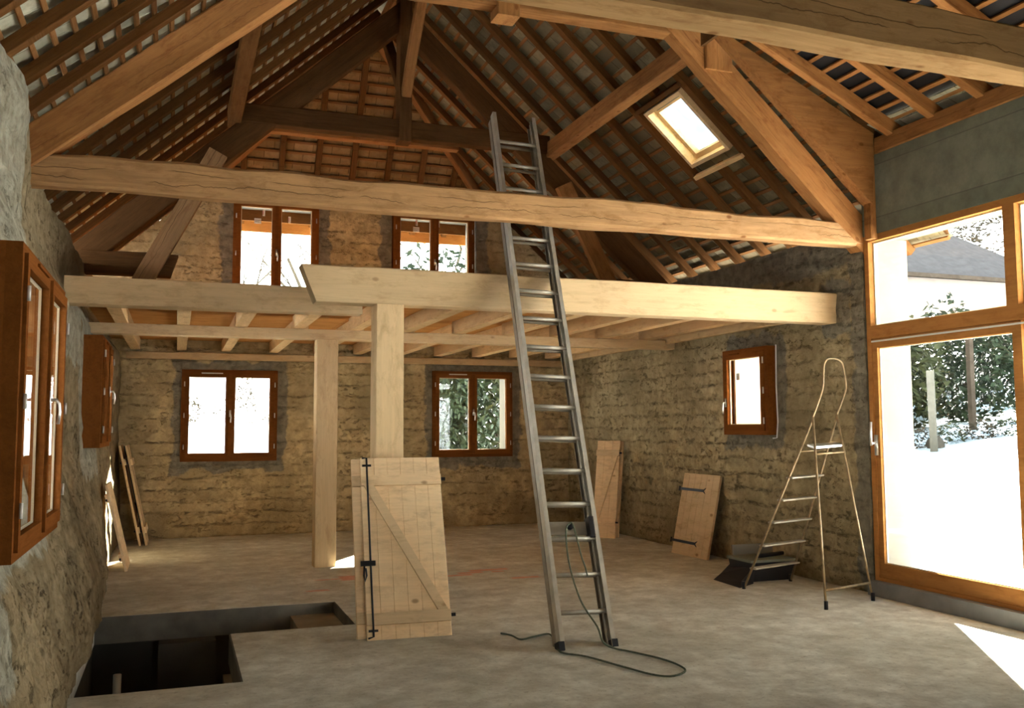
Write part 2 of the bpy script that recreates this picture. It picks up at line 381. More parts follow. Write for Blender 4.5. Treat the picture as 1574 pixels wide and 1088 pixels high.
def wall_grid(name, us, zsn, posfn, holes, mat, outer, axis, clampfn=None, amp=.02, closetop=True, drop=0):
    """inner face as an uneven grid with holes, plain reveals and outer face"""
    ucs = set(us); zcs = set(zsn)
    for (a, b, c, d) in holes: ucs |= {a, b}; zcs |= {c, d}
    def thin(S, keep):
        out = []
        for v in sorted(S):
            if out and v-out[-1] < .012:
                if v in keep: out[-1] = v
                continue
            out.append(v)
        return out
    ku = {h[0] for h in holes} | {h[1] for h in holes}; kz = {h[2] for h in holes} | {h[3] for h in holes}
    U = thin(ucs, ku); Z = thin(zcs, kz)
    vs = []; idx = {}
    for j, z in enumerate(Z):
        for i, u in enumerate(U):
            uu = clampfn(u, z) if clampfn else u
            p = posfn(uu, z); q = V((uu*1.7, z*2.6, 3.3+axis*11))
            d = noise.noise(q)*amp+noise.noise(q*3.7)*amp*.5+noise.noise(q*9)*amp*.25
            for (a, b, c, e) in holes:
                if a-.05 <= u <= b+.05 and c-.05 <= z <= e+.05: d = 0
            pp = p+d
            vs.append((pp, uu, z) if axis == 0 else (uu, pp, z)); idx[i, j] = len(vs)-1
    n0 = len(vs)
    for j, z in enumerate(Z):
        for i, u in enumerate(U):
            uu = clampfn(u, z) if clampfn else u
            zz = z-drop*sm(z-(Z[-1]-1))
            vs.append((outer, uu, zz) if axis == 0 else (uu, outer, zz))
    fs = []
    solid = {}
    for j in range(len(Z)-1):
        for i in range(len(U)-1):
            uc, zc = (U[i]+U[i+1])/2, (Z[j]+Z[j+1])/2
            ok = not any(a < uc < b and c < zc < d for (a, b, c, d) in holes)
            if clampfn:
                a0 = clampfn(U[i], zc); a1 = clampfn(U[i+1], zc)
                if abs(a1-a0) < 1e-6: ok = False
            solid[i, j] = ok
            if ok:
                q = (idx[i, j], idx[i+1, j], idx[i+1, j+1], idx[i, j+1]); fs.append(q); fs.append(tuple(k+n0 for k in reversed(q)))
    for (i, j), ok in solid.items():
        if not ok: continue
        for (di, dj, e) in ((-1, 0, ((i, j), (i, j+1))), (1, 0, ((i+1, j+1), (i+1, j))), (0, -1, ((i+1, j), (i, j))), (0, 1, ((i, j+1), (i+1, j+1)))):
            if not solid.get((i+di, j+dj), False):
                a, b = idx[e[0]], idx[e[1]]; fs.append((a, b, b+n0, a+n0))
    mb = MB(); mb.v = vs; mb.f = fs
    return struct(mb.obj(name, mat))
def rng(a, b, st): n = max(1, round((b-a)/st)); return [round(a+(b-a)*i/n, 4) for i in range(n+1)]
def lerp(a, b, t): t = max(0, min(1, t)); return a+(b-a)*t
def sm(t): t = max(0, min(1, t)); return t*t*(3-2*t)

# windows: (wall, face coordinate, u0, u1, z0, z1)
# ---- left wall
def xleft(y, z):
    base = lerp(-.55, -.72, (y-8.5)/3.2)
    top =  (lerp(-.94, -.87, (y-7)/2.5) if y < 10.5 else lerp(-.87, -.76, (y-10.5)/3.5))
    return lerp(base, top, sm(z/1.7)) if z < 2.6 else lerp(top, -1.0, (z-2.6)/.3)
LHOLES = [(4.74, 6.33, .98, 2.39), (9.84, 11.16, 1.41, 2.45)]
def xlw(y, z): return xleft(y, z)
left_patches = [(3.5, 2.0, 1.2, 1.55), (4.6, 3.3, 2.2, .75), (5.5, 1.7, .95, .85), (10.4, 1.9, .9, .8), (8.9, 2.45, .55, .30)]
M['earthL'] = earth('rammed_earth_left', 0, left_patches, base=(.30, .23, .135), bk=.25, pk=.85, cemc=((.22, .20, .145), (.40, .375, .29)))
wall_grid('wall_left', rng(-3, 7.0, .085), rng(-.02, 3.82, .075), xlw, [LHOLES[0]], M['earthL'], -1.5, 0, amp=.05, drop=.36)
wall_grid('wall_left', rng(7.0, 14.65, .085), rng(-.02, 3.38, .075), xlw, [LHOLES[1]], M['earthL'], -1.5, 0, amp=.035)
# ---- right wall
right_patches = [(8.85, 1.95, .55, .62), (7.12, 1.6, .10, 2.2), (7.45, 2.72, .2, .25)]
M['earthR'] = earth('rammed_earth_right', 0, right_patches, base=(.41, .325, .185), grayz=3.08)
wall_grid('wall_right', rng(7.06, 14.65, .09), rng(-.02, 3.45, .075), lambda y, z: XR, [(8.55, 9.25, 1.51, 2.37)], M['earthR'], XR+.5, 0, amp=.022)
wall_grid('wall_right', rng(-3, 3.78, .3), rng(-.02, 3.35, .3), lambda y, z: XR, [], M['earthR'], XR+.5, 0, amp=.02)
struct(MB().box((XR, -3, 3.35), (XR+.5, 7.04, 4.10)).obj('wall_right', M['block']))
# ---- back wall (gable with half hip)
def clampb(x, z):
    if z < 3.95: return x
    k = (z-3.95)/SL
    return max(XL+k, min(XR-k, x))
BH = [(.08, 1.38, 1.11, 2.38), (3.81, 5.12, 1.12, 2.42), (.72, 1.98, 3.32, 4.98), (3.12, 4.52, 3.32, 4.98)]
back_patches = [(.73, 1.74, .78, .80), (4.46, 1.77, .78, .82), (1.35, 4.2, .80, 1.1), (3.82, 4.2, .86, 1.1)]
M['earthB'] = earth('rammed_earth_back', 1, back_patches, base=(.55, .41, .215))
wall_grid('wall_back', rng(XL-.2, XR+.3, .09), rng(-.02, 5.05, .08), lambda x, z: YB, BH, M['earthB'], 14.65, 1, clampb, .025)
# ---- front wall behind the camera, its opening added to bring frontal light
fp = MB()
for (a, b, c, d) in ((XL-.5, 1.4, 0, 4.1), (2.6, XR+.5, 0, 4.1), (1.4, 2.6, 2.2, 4.1), (1.4, 2.6, 0, .1)): fp.box((a, -3.5, c), (b, -3, d))
fp.prism([(XL, 4.1), (XR, 4.1), (XR-.1, 4.2), (XM, ZR+.1), (XL+.1, 4.2)], -3.5, -3)
struct(fp.obj('wall_front', M['rend']))
# outer render of the door jamb and the deep reveals
struct(MB().prism([(XR+.13, 7.0), (XR+.53, 7.045), (XR+.53, 7.07), (XR+.13, 7.055)], .13, 3.35, axis=2).obj('trim_1', M['rend']))
def reveal(num, wall, u0, u1, z0, z1, a, b, t_=.03):
    mb = MB()
    for (p, q, r, s_) in ((u0, u0+t_, z0, z1), (u1-t_, u1, z0, z1), (u0+t_, u1-t_, z0, z0+t_), (u0+t_, u1-t_, z1-t_, z1)):
        mb.box((a, p, r), (b, q, s_)) if wall == 'R' else mb.box((p, a, r), (q, b, s_))
    struct(mb.obj('trim_%d' % num, M['rendc'] if wall == 'R' else M['rend']))
reveal(6, 'R', 8.55, 9.25, 1.51, 2.37, XR-.01, XR+.52)
reveal(7, 'B', .08, 1.38, 1.11, 2.38, YB+.12, YB+.52)
reveal(8, 'B', 3.81, 5.12, 1.12, 2.42, YB+.12, YB+.52)
reveal(9, 'B', .72, 1.98, 3.32, 4.98, YB+.12, YB+.52)
reveal(10, 'B', 3.12, 4.52, 3.32, 4.98, YB+.12, YB+.52)
reveal(11, 'L', 4.74, 6.33, .98, 2.39, 0, 0) if False else None

# ---- floor slab with the stairwell
fl = MB()
HX0, HXa, HXb, HY0, HY1, HY2 = -.60, .42, 1.37, 6.03, 7.45, 8.49
for (a, b, c, d) in ((-1.5, XR+.5, -3.5, HY0), (-1.5, HX0, HY0, HY2), (HXa, XR+.5, HY0, HY1), (HXb, XR+.5, HY1, HY2), (-1.5, XR+.5, HY2, 14.65)):
    fl.box((a, c, -.22), (b, d, 0))
struct(fl.obj('floor', M['floor']))
# cellar under the stairwell
ce = MB()
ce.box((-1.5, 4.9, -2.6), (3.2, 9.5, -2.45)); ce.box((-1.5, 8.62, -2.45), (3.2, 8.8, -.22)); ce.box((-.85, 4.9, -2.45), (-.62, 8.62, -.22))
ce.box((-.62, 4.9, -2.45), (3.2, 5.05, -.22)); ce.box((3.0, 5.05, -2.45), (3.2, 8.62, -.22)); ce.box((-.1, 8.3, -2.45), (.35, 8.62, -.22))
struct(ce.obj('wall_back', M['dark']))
hl_ = MB(); hl_.box((HX0, HY2-.012, -.22), (HXb, HY2, -.003)); hl_.box((HXb-.012, HY1, -.22), (HXb, HY2-.012, -.003)); hl_.box((HXa-.012, HY0, -.22), (HXa, HY1, -.003)); struct(hl_.obj('trim_12', M['slab_edge']))  # thin sheets making the opening's faces darker than the slab
# first tread of the concrete stair
stp = MB(); stp.box((.98, 7.47, -.36), (1.355, 8.47, -.095)); stp.box((.70, 7.47, -.54), (.98, 8.47, -.37)); stp.box((.42, 7.47, -.72), (.70, 8.47, -.55))
stp.box((1.12, 7.47, -2.45), (1.36, 8.47, -.36))
tag(stp.obj('stair', M['slab']), 'top steps of a concrete stair going down into the floor opening', 'stair')
pr = empty('steel_prop', (-.40, 7.75, -2.45), 'grey steel prop standing in the stairwell opening by the left wall', 'prop')
MB().tube([(-.40, 7.75, -2.44), (-.38, 7.75, -.30)], .03).obj('tube', M['hinge'], pr, smooth=True)
MB().box((-.46, 7.69, -2.45), (-.34, 7.81, -2.44)).obj('base_plate', M['aludk'], pr)
# kerb under the right door
struct(MB().box((XR-.08, 2.0, 0), (XR+.42, 7.04, .13)).obj('trim_2', M['kerb']))

# ------------------------------------------------------------------ roof
def slope(side):
    s = 1 if side == 'R' else -1
    O = V((XR if s > 0 else XL, 0, 4.04)); a = V((-s*CS, 0, SN)); n = V((s*SN, 0, CS)); return O, a, n
RD = .085                     # rafter depth
STEP = .17
def rafter(side, y, s0, s1, label, group):
    O, a, n = slope(side)
    p0 = O+a*s0+V((0, y, 0))+n*(RD/2); p1 = O+a*s1+V((0, y, 0))+n*(RD/2)
    o = beam('rafter', p0, p1, .095, RD, M['raft'], side=(0, 1, 0), rough=.006, seg=6, seed=y, ch=.004)
    return tag(o, label, 'rafter', group)
ORD = ['first', 'second', 'third', 'fourth', 'fifth', 'sixth', 'seventh', 'eighth', 'ninth', 'tenth', 'eleventh', 'twelfth', 'thirteenth', 'fourteenth']
ys = [round(7.14+.57*k, 3) for k in range(-4, 14)]
def smax(y):
    """upper end of a rafter: ridge, or the hip beyond the ridge end"""
    if y <= YH: return (XM-XL)/CS-.04
    z = 5.05+HS*(14.65-y); return (z-4.04)/SN-.1
nb = nn_ = 0
for y in ys:
    if y > 14.6: continue
    if y < 7.0: lab = ORD[int(round((7.14-y)/.57))-1]+' rafter of the left roof slope, counted from the near truss towards the viewer'
    elif y < 11: lab = ORD[int(round((y-7.14)/.57))]+' rafter of the left roof slope, counted from the near truss towards the gable'
    else: lab = ORD[int(round((y-11.13)/.57))]+' left-slope rafter counted from the far truss towards the gable'
    rafter('L', y, -.85, smax(y), lab, 'rafters of the left roof slope')
ysr = [7.35, 7.80, 8.27, 9.31, 9.86, 10.42, 10.98, 11.54, 12.1, 12.66, 13.22, 13.78, 14.34]
for i, y in enumerate(ysr):
    if i < 3: lab = ORD[i]+' rafter of the right roof slope, from the boarded cheek towards the skylight'
    else: lab = ORD[i-3]+' rafter of the right roof slope on the gable side of the skylight'
    rafter('R', y, -1.13, smax(y), lab, 'rafters of the right roof slope')
# cut rafter above and below the skylight with their trimmers
SX0, SX1, SY0, SY1 = 4.93, 5.58, 8.40, 9.18
s_lo, s_hi = .75, 1.60
rafter('R', 8.79, -.85, s_lo-.10, 'short rafter below the skylight', None)
rafter('R', 8.79, s_hi+.10, smax(8.79), 'cut rafter running from the skylight up to the ridge', None)
O, a, n = slope('R')
for s_, lab in ((s_lo-.12, 'pale trimmer board under the lower edge of the skylight'), (s_hi+.06, 'dark trimmer board above the skylight')):
    p = O+a*s_+n*.0; tag(beam('trimmer', p+V((0, SY0-.12, 0))-n*.0, p+V((0, SY1+.06, 0)), .05, .07, M['joist'] if 'pale' in lab else M['old'], side=a, ch=.003), lab, 'trimmer')

def tiles(name, O, a, n, s0, s1, hfn, horiz, mat, hole=None):
    """overlapping tile courses; hfn(s) -> list of (h0, h1) spans along the eaves direction"""
    mb = MB(); k = 0; s = s0
    H = V((0, 1, 0)) if horiz == 1 else V((1, 0, 0))
    while s < s1:
        for (h0, h1) in hfn(s):
            if h1-h0 < .05: continue
            m = max(1, int((h1-h0)/.29)); off = RD+.028
            for q in range(m):
                a0 = h0+(h1-h0)*q/m-.0015; a1 = h0+(h1-h0)*(q+1)/m+.0015
                j = random.uniform(-.002, .004); j2 = random.uniform(-.004, .004); sl = random.uniform(-.006, .006)
                lo = n*(off+.026+j); hi = n*(off+.004+j2)
                s2 = min(s+STEP+.045, s1+.02)
                P = [O+a*(s+sl)+lo+H*a0, O+a*(s+sl)+lo+H*a1, O+a*s2+hi+H*a1, O+a*s2+hi+H*a0]
                Q = [p+n*.012 for p in P]
                mb.add(P+Q, [(0, 1, 2, 3), (7, 6, 5, 4), (0, 4, 5, 1), (1, 5, 6, 2), (2, 6, 7, 3), (3, 7, 4, 0)])
        s += STEP; k += 1
    return struct(mb.obj(name, mat))
def battens(O, a, n, s0, s1, hfn, horiz, label, group, lift=0):
    H = V((0, 1, 0)) if horiz == 1 else V((1, 0, 0)); s = s0
    while s < s1:
        for (h0, h1) in hfn(s):
            if h1-h0 < .15: continue
            p0 = O+a*(s+.02)+n*(RD+.0135)+H*h0; p1 = O+a*(s+.02)+n*(RD+.0135)+H*h1
            tag(beam('batten', p0, p1, .038, .025, M['batten'], side=a, ch=.002), label, 'batten', group)
        s += STEP
SRDG = (XM-XL)/CS
def hL(s):
    z = 4.04+SN*s+.1; return [(-3.4, yhip(z)+.14)]
def hR(s):
    z = 4.04+SN*s+.1; y1 = yhip(z)+.14; y0 = 6.86 if s < (XR-4.3)/CS else -3.4
    if s > .745 and s < 1.595: return [(y0, SY0-.01), (SY1+.01, y1)]
    return [(y0, y1)]
O, a, n = slope('L'); tiles('ceiling', O, a, n, -.95, SRDG, hL, 1, M['tileL'])
battens(O, a, n, -.95, SRDG-.05, hL, 1, 'thin batten crossing the rafters under the left roof tiles', 'battens of the left roof slope')
O, a, n = slope('R'); tiles('ceiling', O, a, n, -1.12, SRDG, hR, 1, M['tileR'])
battens(O, a, n, -1.12, SRDG-.05, hR, 1, 'thin batten crossing the rafters under the right roof tiles', 'battens of the right roof slope')
# hip: origin at the rafter underside above the outer face of the back wall
hl = math.hypot(HS, 1); ah = V((0, -1/hl, HS/hl)); nh = V((0, HS/hl, 1/hl)); OH = V((0, 14.65, 5.05))
def hH(s):
    z = 5.05+ah.z*s+.1; k = (z-4.04)/SL; return [(XL+k-.14, XR-k+.14)]
SH = (ZR-5.05)/ah.z
tiles('ceiling', OH, ah, nh, -.36, SH, hH, 0, M['tileH'])
battens(OH, ah, nh, -.36, SH-.1, hH, 0, 'thin batten crossing the rafters of the end roof slope', 'battens of the end roof slope')
cnt = 0
for k in range(-4, 5):
    x = 2.52+.55*k; zt = zs(x)
    if zt < 5.1: continue
    s1 = (zt-5.05)/ah.z-.08
    p0 = OH+ah*-.36+nh*(RD/2)+V((x, 0, 0)); p1 = OH+ah*s1+nh*(RD/2)+V((x, 0, 0))
    tag(beam('rafter', p0, p1, .085, RD, M['raft'], side=(1, 0, 0), rough=.006, seg=4, seed=x, ch=.004), ORD[cnt]+' rafter from the left on the end roof slope above the gable windows', 'rafter', 'rafters of the end roof slope'); cnt += 1
for s_, nm in ((-1, 'left'), (1, 'right')):
    p0 = V((XM+s_*(XM-XL-(5.05-4.04)/SL), 14.65, 5.05)); p1 = V((XM+s_*.05, YH, ZR-.03))
    tag(beam('hip_rafter', p0, p1, .1, .17, M['prin'], rough=.008, seg=6, seed=s_), 'sloping hip rafter at the %s edge of the end roof slope' % nm, 'rafter')
tag(beam('hip_purlin', (1.05, 13.72, 5.98), (4.07, 13.72, 5.98), .14, .16, M['prin'], rough=.01, seg=6), 'orange-brown purlin carrying the end roof slope behind the far collar', 'purlin')
struct(MB().prism([(XM-.35, ZR-.08), (XM, ZR+.26), (XM+.35, ZR-.08), (XM+.35, ZR-.04), (XM, ZR+.32), (XM-.35, ZR-.04)], -3.4, YH+.1).obj('ceiling', M['tileL']))
struct(MB().prism([(5.70, 4.62), (6.98, 4.02), (6.98, 3.40), (6.12, 4.20)], 6.845, 6.875).obj('wall_cheek', M['old']))
# ---- flatter roof over the big door
FA = math.radians(25.2); OF = V((XR, 0, 4.21)); af = V((-math.cos(FA), 0, math.sin(FA))); nf = V((math.sin(FA), 0, math.cos(FA)))
FY = [6.62, 6.12, 5.60, 5.08, 4.56, 4.04, 3.0, 2.0]
for i, y in enumerate(FY):
    p0 = OF+af*-.8+nf*.06+V((0, y, 0)); p1 = OF+af*2.0+nf*.06+V((0, y, 0))
    tag(beam('rafter', p0, p1, .08, .12, M['prin'], side=(0, 1, 0), rough=.005, seg=4, seed=y, ch=.004), ORD[i]+' rafter of the flatter roof over the glazed door, from the boarded cheek', 'rafter', 'rafters over the glazed door')
s = -.75
while s < 2.0:
    for _ in (0,):
        p0 = OF+af*s+nf*.1335+V((0, -3.4, 0)); p1 = OF+af*s+nf*.1335+V((0, 6.8, 0))
        tag(beam('batten', p0, p1, .04, .025, M['prin'], side=af, ch=.002), 'orange batten under the black sheeting over the glazed door', 'batten', 'battens over the glazed door')
    s += .165
fb = MB(); P = [OF+af*-.9+nf*.15, OF+af*2.05+nf*.15]
for (s0_, s1_, m_) in ((-.9, .12, 0), (.12, 2.05, 1)):
    pass
struct(MB().add([OF+af*.10+nf*.150+V((0, -3.4, 0)), OF+af*2.05+nf*.150+V((0, -3.4, 0)), OF+af*2.05+nf*.150+V((0, 6.84, 0)), OF+af*.10+nf*.150+V((0, 6.84, 0)),
                 OF+af*.10+nf*.175+V((0, -3.4, 0)), OF+af*2.05+nf*.175+V((0, -3.4, 0)), OF+af*2.05+nf*.175+V((0, 6.84, 0)), OF+af*.10+nf*.175+V((0, 6.84, 0))],
        [(0, 1, 2, 3), (7, 6, 5, 4), (0, 4, 5, 1), (1, 5, 6, 2), (2, 6, 7, 3), (3, 7, 4, 0)]).obj('ceiling', M['sheet']))
tiles('ceiling', OF, af, nf, -.85, .12, lambda s: [(-3.4, 6.84)], 1, M['tileL'])
xx = 4.30; struct(MB().box((xx-.03, -3.4, 4.9), (xx, 6.86, 6.0)).obj('wall_cheek', M['old']))
# wall plate and post over the door, and the boarded cheek between the two roofs
tag(beam('wall_plate', (XR+.06, -3, 4.175), (XR+.06, 6.82, 4.175), .16, .15, M['prin'], rough=.006, seg=10), 'long timber plate lying on the block wall over the glazed door', 'beam')
tag(beam('timber_post', (XR-.02, 6.90, 3.30), (XR-.02, 6.90, 4.24), .10, .08, M['prin'], side=(0, 1, 0)), 'short upright post at the corner between block wall and boarded cheek', 'post')
ck = MB().prism([(4.40, 5.10), (6.12, 4.30), (6.08, 3.62)], 6.84, 6.96)
tag(ck.obj('cheek_board', M['prin'], world=Matrix.Identity(4)), 'wide tapering timber cheek between the steep roof and the flatter roof over the door', 'timber')

# ------------------------------------------------------------------ trusses
def zp(x): return 3.72+SL*(min(x-XL, XR-x))       # top of the principals
# near truss
T1 = empty('roof_truss', (XM, 7.125, 3.26), 'near roof truss with a long pale hewn tie beam crossing the whole room', 'truss')
y1 = 7.125
beam('tie_beam', (XL-.12, y1, 3.375), (XR+.06, y1, 3.375), .16, .235, M['tie'], T1, rough=.022, seg=60, ch=.02, seed=2)
def principal(T, y, s, mat, wd=.17, dp=.25, seed=1, zf=3.72, zt=6.96):
    p0 = V((XM+s*(XM-XL), y, zf)); p1 = V((XM, y, zt))
    d = (p1-p0).normalized(); off = V((s*-d.z*0, 0, 0)); nrm = V((s*SN, 0, CS))
    p0 = p0-nrm*(dp/2)-d*.34; p1 = p1-nrm*(dp/2)
    return beam('principal_rafter', p0, p1, wd, dp, mat, T, side=(0, 1, 0), rough=.012, seg=20, ch=.012, seed=seed)
principal(T1, y1, -1, M['prin'], seed=3, zf=3.70, zt=6.74); principal(T1, y1, 1, M['prin'], seed=4, zf=3.58, zt=6.86, dp=.27)
beam('collar_beam', (.55, y1+.02, 5.17), (4.62, y1+.02, 5.17), .16, .18, M['prin'], T1, rough=.01, seg=16)
beam('king_post', (2.54, y1+.02, 5.0), (2.54, y1+.02, 6.9), .2, .2, M['prin'], T1, side=(0, 1, 0), rough=.006, seg=4)
beam('strut', (4.56, y1-.01, 4.78), (4.56, y1-.01, 5.42), .20, .28, M['prin'], T1, side=(0, 1, 0), rough=.004, seg=3, cut0=0)
# far truss
T2 = empty('roof_truss', (XM, 11.1, 3.27), 'dark far roof truss with short stub beams, collar and king post', 'truss')
y2 = 11.18
principal(T2, y2, -1, M['old'], .15, .30, seed=5); principal(T2, y2, 1, M['old'], .15, .30, seed=6)
beam('collar_beam', (.58, y2-.02, 5.285), (4.56, y2-.02, 5.285), .16, .23, M['old'], T2, rough=.01, seg=14, seed=8)
beam('king_post', (2.60, y2-.04, 5.12), (2.60, y2-.04, 7.0), .22, .16, M['old'], T2, side=(0, 1, 0), rough=.006, seg=5)
beam('king_post_brace', (2.60, y2-.15, 5.70), (2.60, y2-1.15, 6.88), .12, .12, M['prin'], T2, rough=.006, seg=4)
beam('king_post_brace', (2.60, y2+.08, 5.85), (2.60, y2+1.0, 6.88), .12, .12, M['old'], T2, rough=.006, seg=4)
for s_ in (-1, 1):
    e = beam('stub_beam', (XM+s_*3.6, y2-.02, 3.405), (XM+s_*2.67, y2-.02, 3.405), .17, .26, M['old'], T2, rough=.008, seg=4, cut1=.08)
    beam('strut', (XM+s_*3.10, y2-.12, 2.93), (XM+s_*2.18, y2-.12, 4.75), .10, .22, M['prin'] if s_ > 0 else M['tie'], T2, side=(0, 1, 0), rough=.006, seg=5)
# nearest truss: only its tie beam is in the picture
tag(beam('tie_beam', (XL-.1, 3.27, 3.37), (XR+.1, 3.33, 3.37), .19, .235, M['tie0'], rough=.018, seg=60, ch=.015, seed=11), 'big hewn beam crossing overhead closest to the viewer', 'beam')
# purlins and ridge
def purl(x, y0, y1_, lab, mt):
    z = zp(x)
    tag(beam('purlin', (x, y0, z+.115), (x, y1_, z+.115), .15, .21, mt, rough=.01, seg=12, seed=x), lab, 'purlin')
purl(.56, -3, 11.32, 'purlin on the left roof slope running between the two trusses', M['raft'])
purl(4.60, -3, 11.32, 'orange-brown purlin on the right roof slope above the skylight', M['prin'])
tag(beam('ridge_beam', (XM, -3.0, ZR-.16), (XM, YH, ZR-.16), .12, .2, M['prin'], rough=.006, seg=12), 'ridge beam running along the top of the roof', 'beam')
tag(MB().prism([(.27, 4.90), (.47, 4.90), (.47, 5.10), (.27, 4.93)], 11.06, 11.26).obj('cleat', M['tie']), 'small wooden cleat block under the left purlin on the far truss', 'cleat') if False else None

# ------------------------------------------------------------------ mezzanine
g = 'joists of the mezzanine'
tag(beam('main_beam', (1.03, 7.55, 2.72), (XR+.06, 7.55, 2.72), .20, .30, M['new'], rough=.003, seg=30, ch=.008, cut0=-.12, seed=21), 'thick pale new beam at the front edge of the mezzanine on the right', 'beam')
tag(beam('trimmer_beam', (-.92, 8.60, 2.725), (1.60, 8.60, 2.725), .20, .235, M['new'], rough=.004, seg=12, ch=.006, seed=22), 'pale beam at the mezzanine edge behind the stairwell on the left', 'beam')
tag(beam('middle_beam', (-.90, 10.70, 2.622), (XR, 10.70, 2.622), .18, .114, M['new'], rough=.002, seg=10, ch=.006), 'long pale beam under the joists in the middle of the mezzanine', 'beam')
p1 = tag(beam('timber_post', (1.635, 7.565, 0), (1.635, 7.565, 2.57), .23, .23, M['new'], side=(0, 1, 0), rough=.002, seg=8, ch=.006), 'thick pale post nearest the viewer, behind the leaning shutters', 'post')
p2 = tag(beam('timber_post', (1.60, 10.70, 0), (1.60, 10.70, 2.565), .22, .24, M['new'], side=(0, 1, 0), rough=.002, seg=8, ch=.006), 'pale post farther back holding the middle beam of the mezzanine', 'post')
jx = [-.58, .04, .65, 1.28, 1.92, 2.53, 3.17, 3.81, 4.44, 5.07, 5.70]
for i, x in enumerate(jx):
    y0 = 8.70 if x < 1.6 else 7.65
    for (a_, b_, where) in ((y0, 10.70, 'front'), (10.70, 14.10, 'back')):
        xx_ = x+(.05 if where == 'back' and x > 1 else 0)
        tag(beam('joist', (xx_, a_+.002, 2.68), (xx_, b_-.002, 2.68), .13, .15, M['joist'], anchor='b', rough=.002, seg=4, ch=.004, seed=x),
            '%s joist from the left in the %s row under the mezzanine deck' % (ORD[i], where), 'joist', g)
dk = MB(); dk.box((-.9, 8.70, 2.831), (1.85, 14.12, 2.855)); dk.box((1.855, 7.66, 2.831), (XR-.02, 14.12, 2.855))
struct(dk.obj('floor', M['deck']))
tag(beam('wall_ledger', (-.7, 14.08, 2.60), (XR-.1, 14.08, 2.60), .07, .10, M['joist'], seg=4), 'narrow ledger under the joists along the back wall', 'ledger')
tag(beam('wall_ledger', (XR-.10, 7.66, 2.72), (XR-.10, 14.0, 2.72), .08, .17, M['joist'], seg=4), 'edge joist fixed along the right wall under the mezzanine', 'ledger')

# ------------------------------------------------------------------ windows
def wmat(wall, face, u0, z0):
    if wall == 'L': x, y = V((0, 1, 0)), V((-1, 0, 0)); o_ = V((face, u0, z0))
    elif wall == 'R': x, y = V((0, -1, 0)), V((1, 0, 0)); o_ = V((face, u0, z0))
    else: x, y = V((1, 0, 0)), V((0, 1, 0)); o_ = V((u0, face, z0))
    m = Matrix((x, y, V((0, 0, 1)))).transposed().to_4x4(); m.translation = o_; return m
def rectframe(w_, h_, t_, y0, y1, x0=0, z0=0, bt=None):
    mb = MB(); b_ = bt or t_
    mb.box((x0, y0, z0), (x0+t_, y1, z0+h_)).box((x0+w_-t_, y0, z0), (x0+w_, y1, z0+h_))
    mb.box((x0+t_, y0, z0), (x0+w_-t_, y1, z0+b_)).box((x0+t_, y0, z0+h_-t_), (x0+w_-t_, y1, z0+h_)); return mb
def lever(parent, m, x, z, h_=.13, name='handle'):
    MB().tube([(x, -.02, z), (x, -.05, z), (x+.008, -.062, z-.02), (x+.012, -.066, z-h_*.5), (x+.008, -.060, z-h_)], .009, 8).box((x-.014, -.022, z-.05), (x+.014, -.012, z+.05)).obj(name, M['steel'], parent, m, smooth=True)
def window(num, wall, face, u0, z0, w_, h_, sashes=2, lining=0, stickers=False, lever_side=None, vlab=None):
    m = wmat(wall, face, u0, z0)
    W = bpy.data.objects.new('window_%d' % num, None); C.objects.link(W); W.empty_display_size = .2; place(W, None, m); W['kind'] = 'structure'
    ft = .055
    rectframe(w_, h_, ft, 0, .07).obj('window_frame', M['varn'], W, m)
    if lining:
        rectframe(w_, h_, .03, .07, .07+lining).obj('lining', M['varn'], W, m)
    sw = (w_-2*ft+.02)/sashes; x0 = ft-.01
    for k in range(sashes):
        s_ = rectframe(sw-.004, h_-2*ft+.02, .062, -.018, .045, x0+k*sw+.002, ft-.01, .07)
        so = s_.obj('sash', M['varn'], W, m)
        gx0, gx1 = x0+k*sw+.066, x0+(k+1)*sw-.066; gz0, gz1 = ft+.058, h_-ft-.052
        MB().box((gx0-.01, .010, gz0-.01), (gx1+.01, .016, gz1+.01)).obj('pane', M['glass'], so, m)
        rectframe(gx1-gx0, gz1-gz0, .010, .018, .03, gx0, gz0).obj('glazing_bead', M['bead'], so, m)
        xh = (x0-.004) if k == 0 else (w_-ft+.014)
        if sashes == 1: xh = w_-ft+.014
        for zz in (.16, .5, .84):
            MB().tube([(xh, -.026, h_*zz-.035), (xh, -.026, h_*zz+.035)], .008, 8).obj('hinge', M['hinge'], so, m, smooth=True)
    if sashes == 2:
        MB().cbox((0, 0, 0), (1, 1, 1)) if False else None
        MB().box((w_/2-.022, -.034, ft), (w_/2+.022, -.018, h_-ft)).obj('cover_strip', M['varn'], W, m)
        lever(W, Matrix(m) @ Matrix.Translation((0, -.015, 0)), w_/2+.0, h_*.52)
    else: lever(W, m, ft+.02, h_*.38)
    MB().box((w_*.2, -.03, h_-ft-.004), (w_*.42, -.018, h_-ft+.010)).obj('vent', M['hinge'] if wall == 'B' else M['varn'], W, m)
    return W, m
window(1, 'L', -.68, 4.68, .95, 1.70, 1.46, 2, .26)
window(2, 'L', -.70, 9.80, 1.37, 1.40, 1.10, 2, .26)
window(3, 'B', YB-.03, .05, 1.08, 1.35, 1.33, 2, .06)
window(4, 'B', YB-.03, 3.78, 1.09, 1.34, 1.36, 2, .06)
window(5, 'B', YB-.02, .72, 3.32, 1.26, 1.66, 2, .06)
window(6, 'B', YB-.02, 3.14, 3.32, 1.34, 1.66, 2, .06)
window(7, 'R', 6.0, 9.31, 1.46, .86, .97, 1, .20)
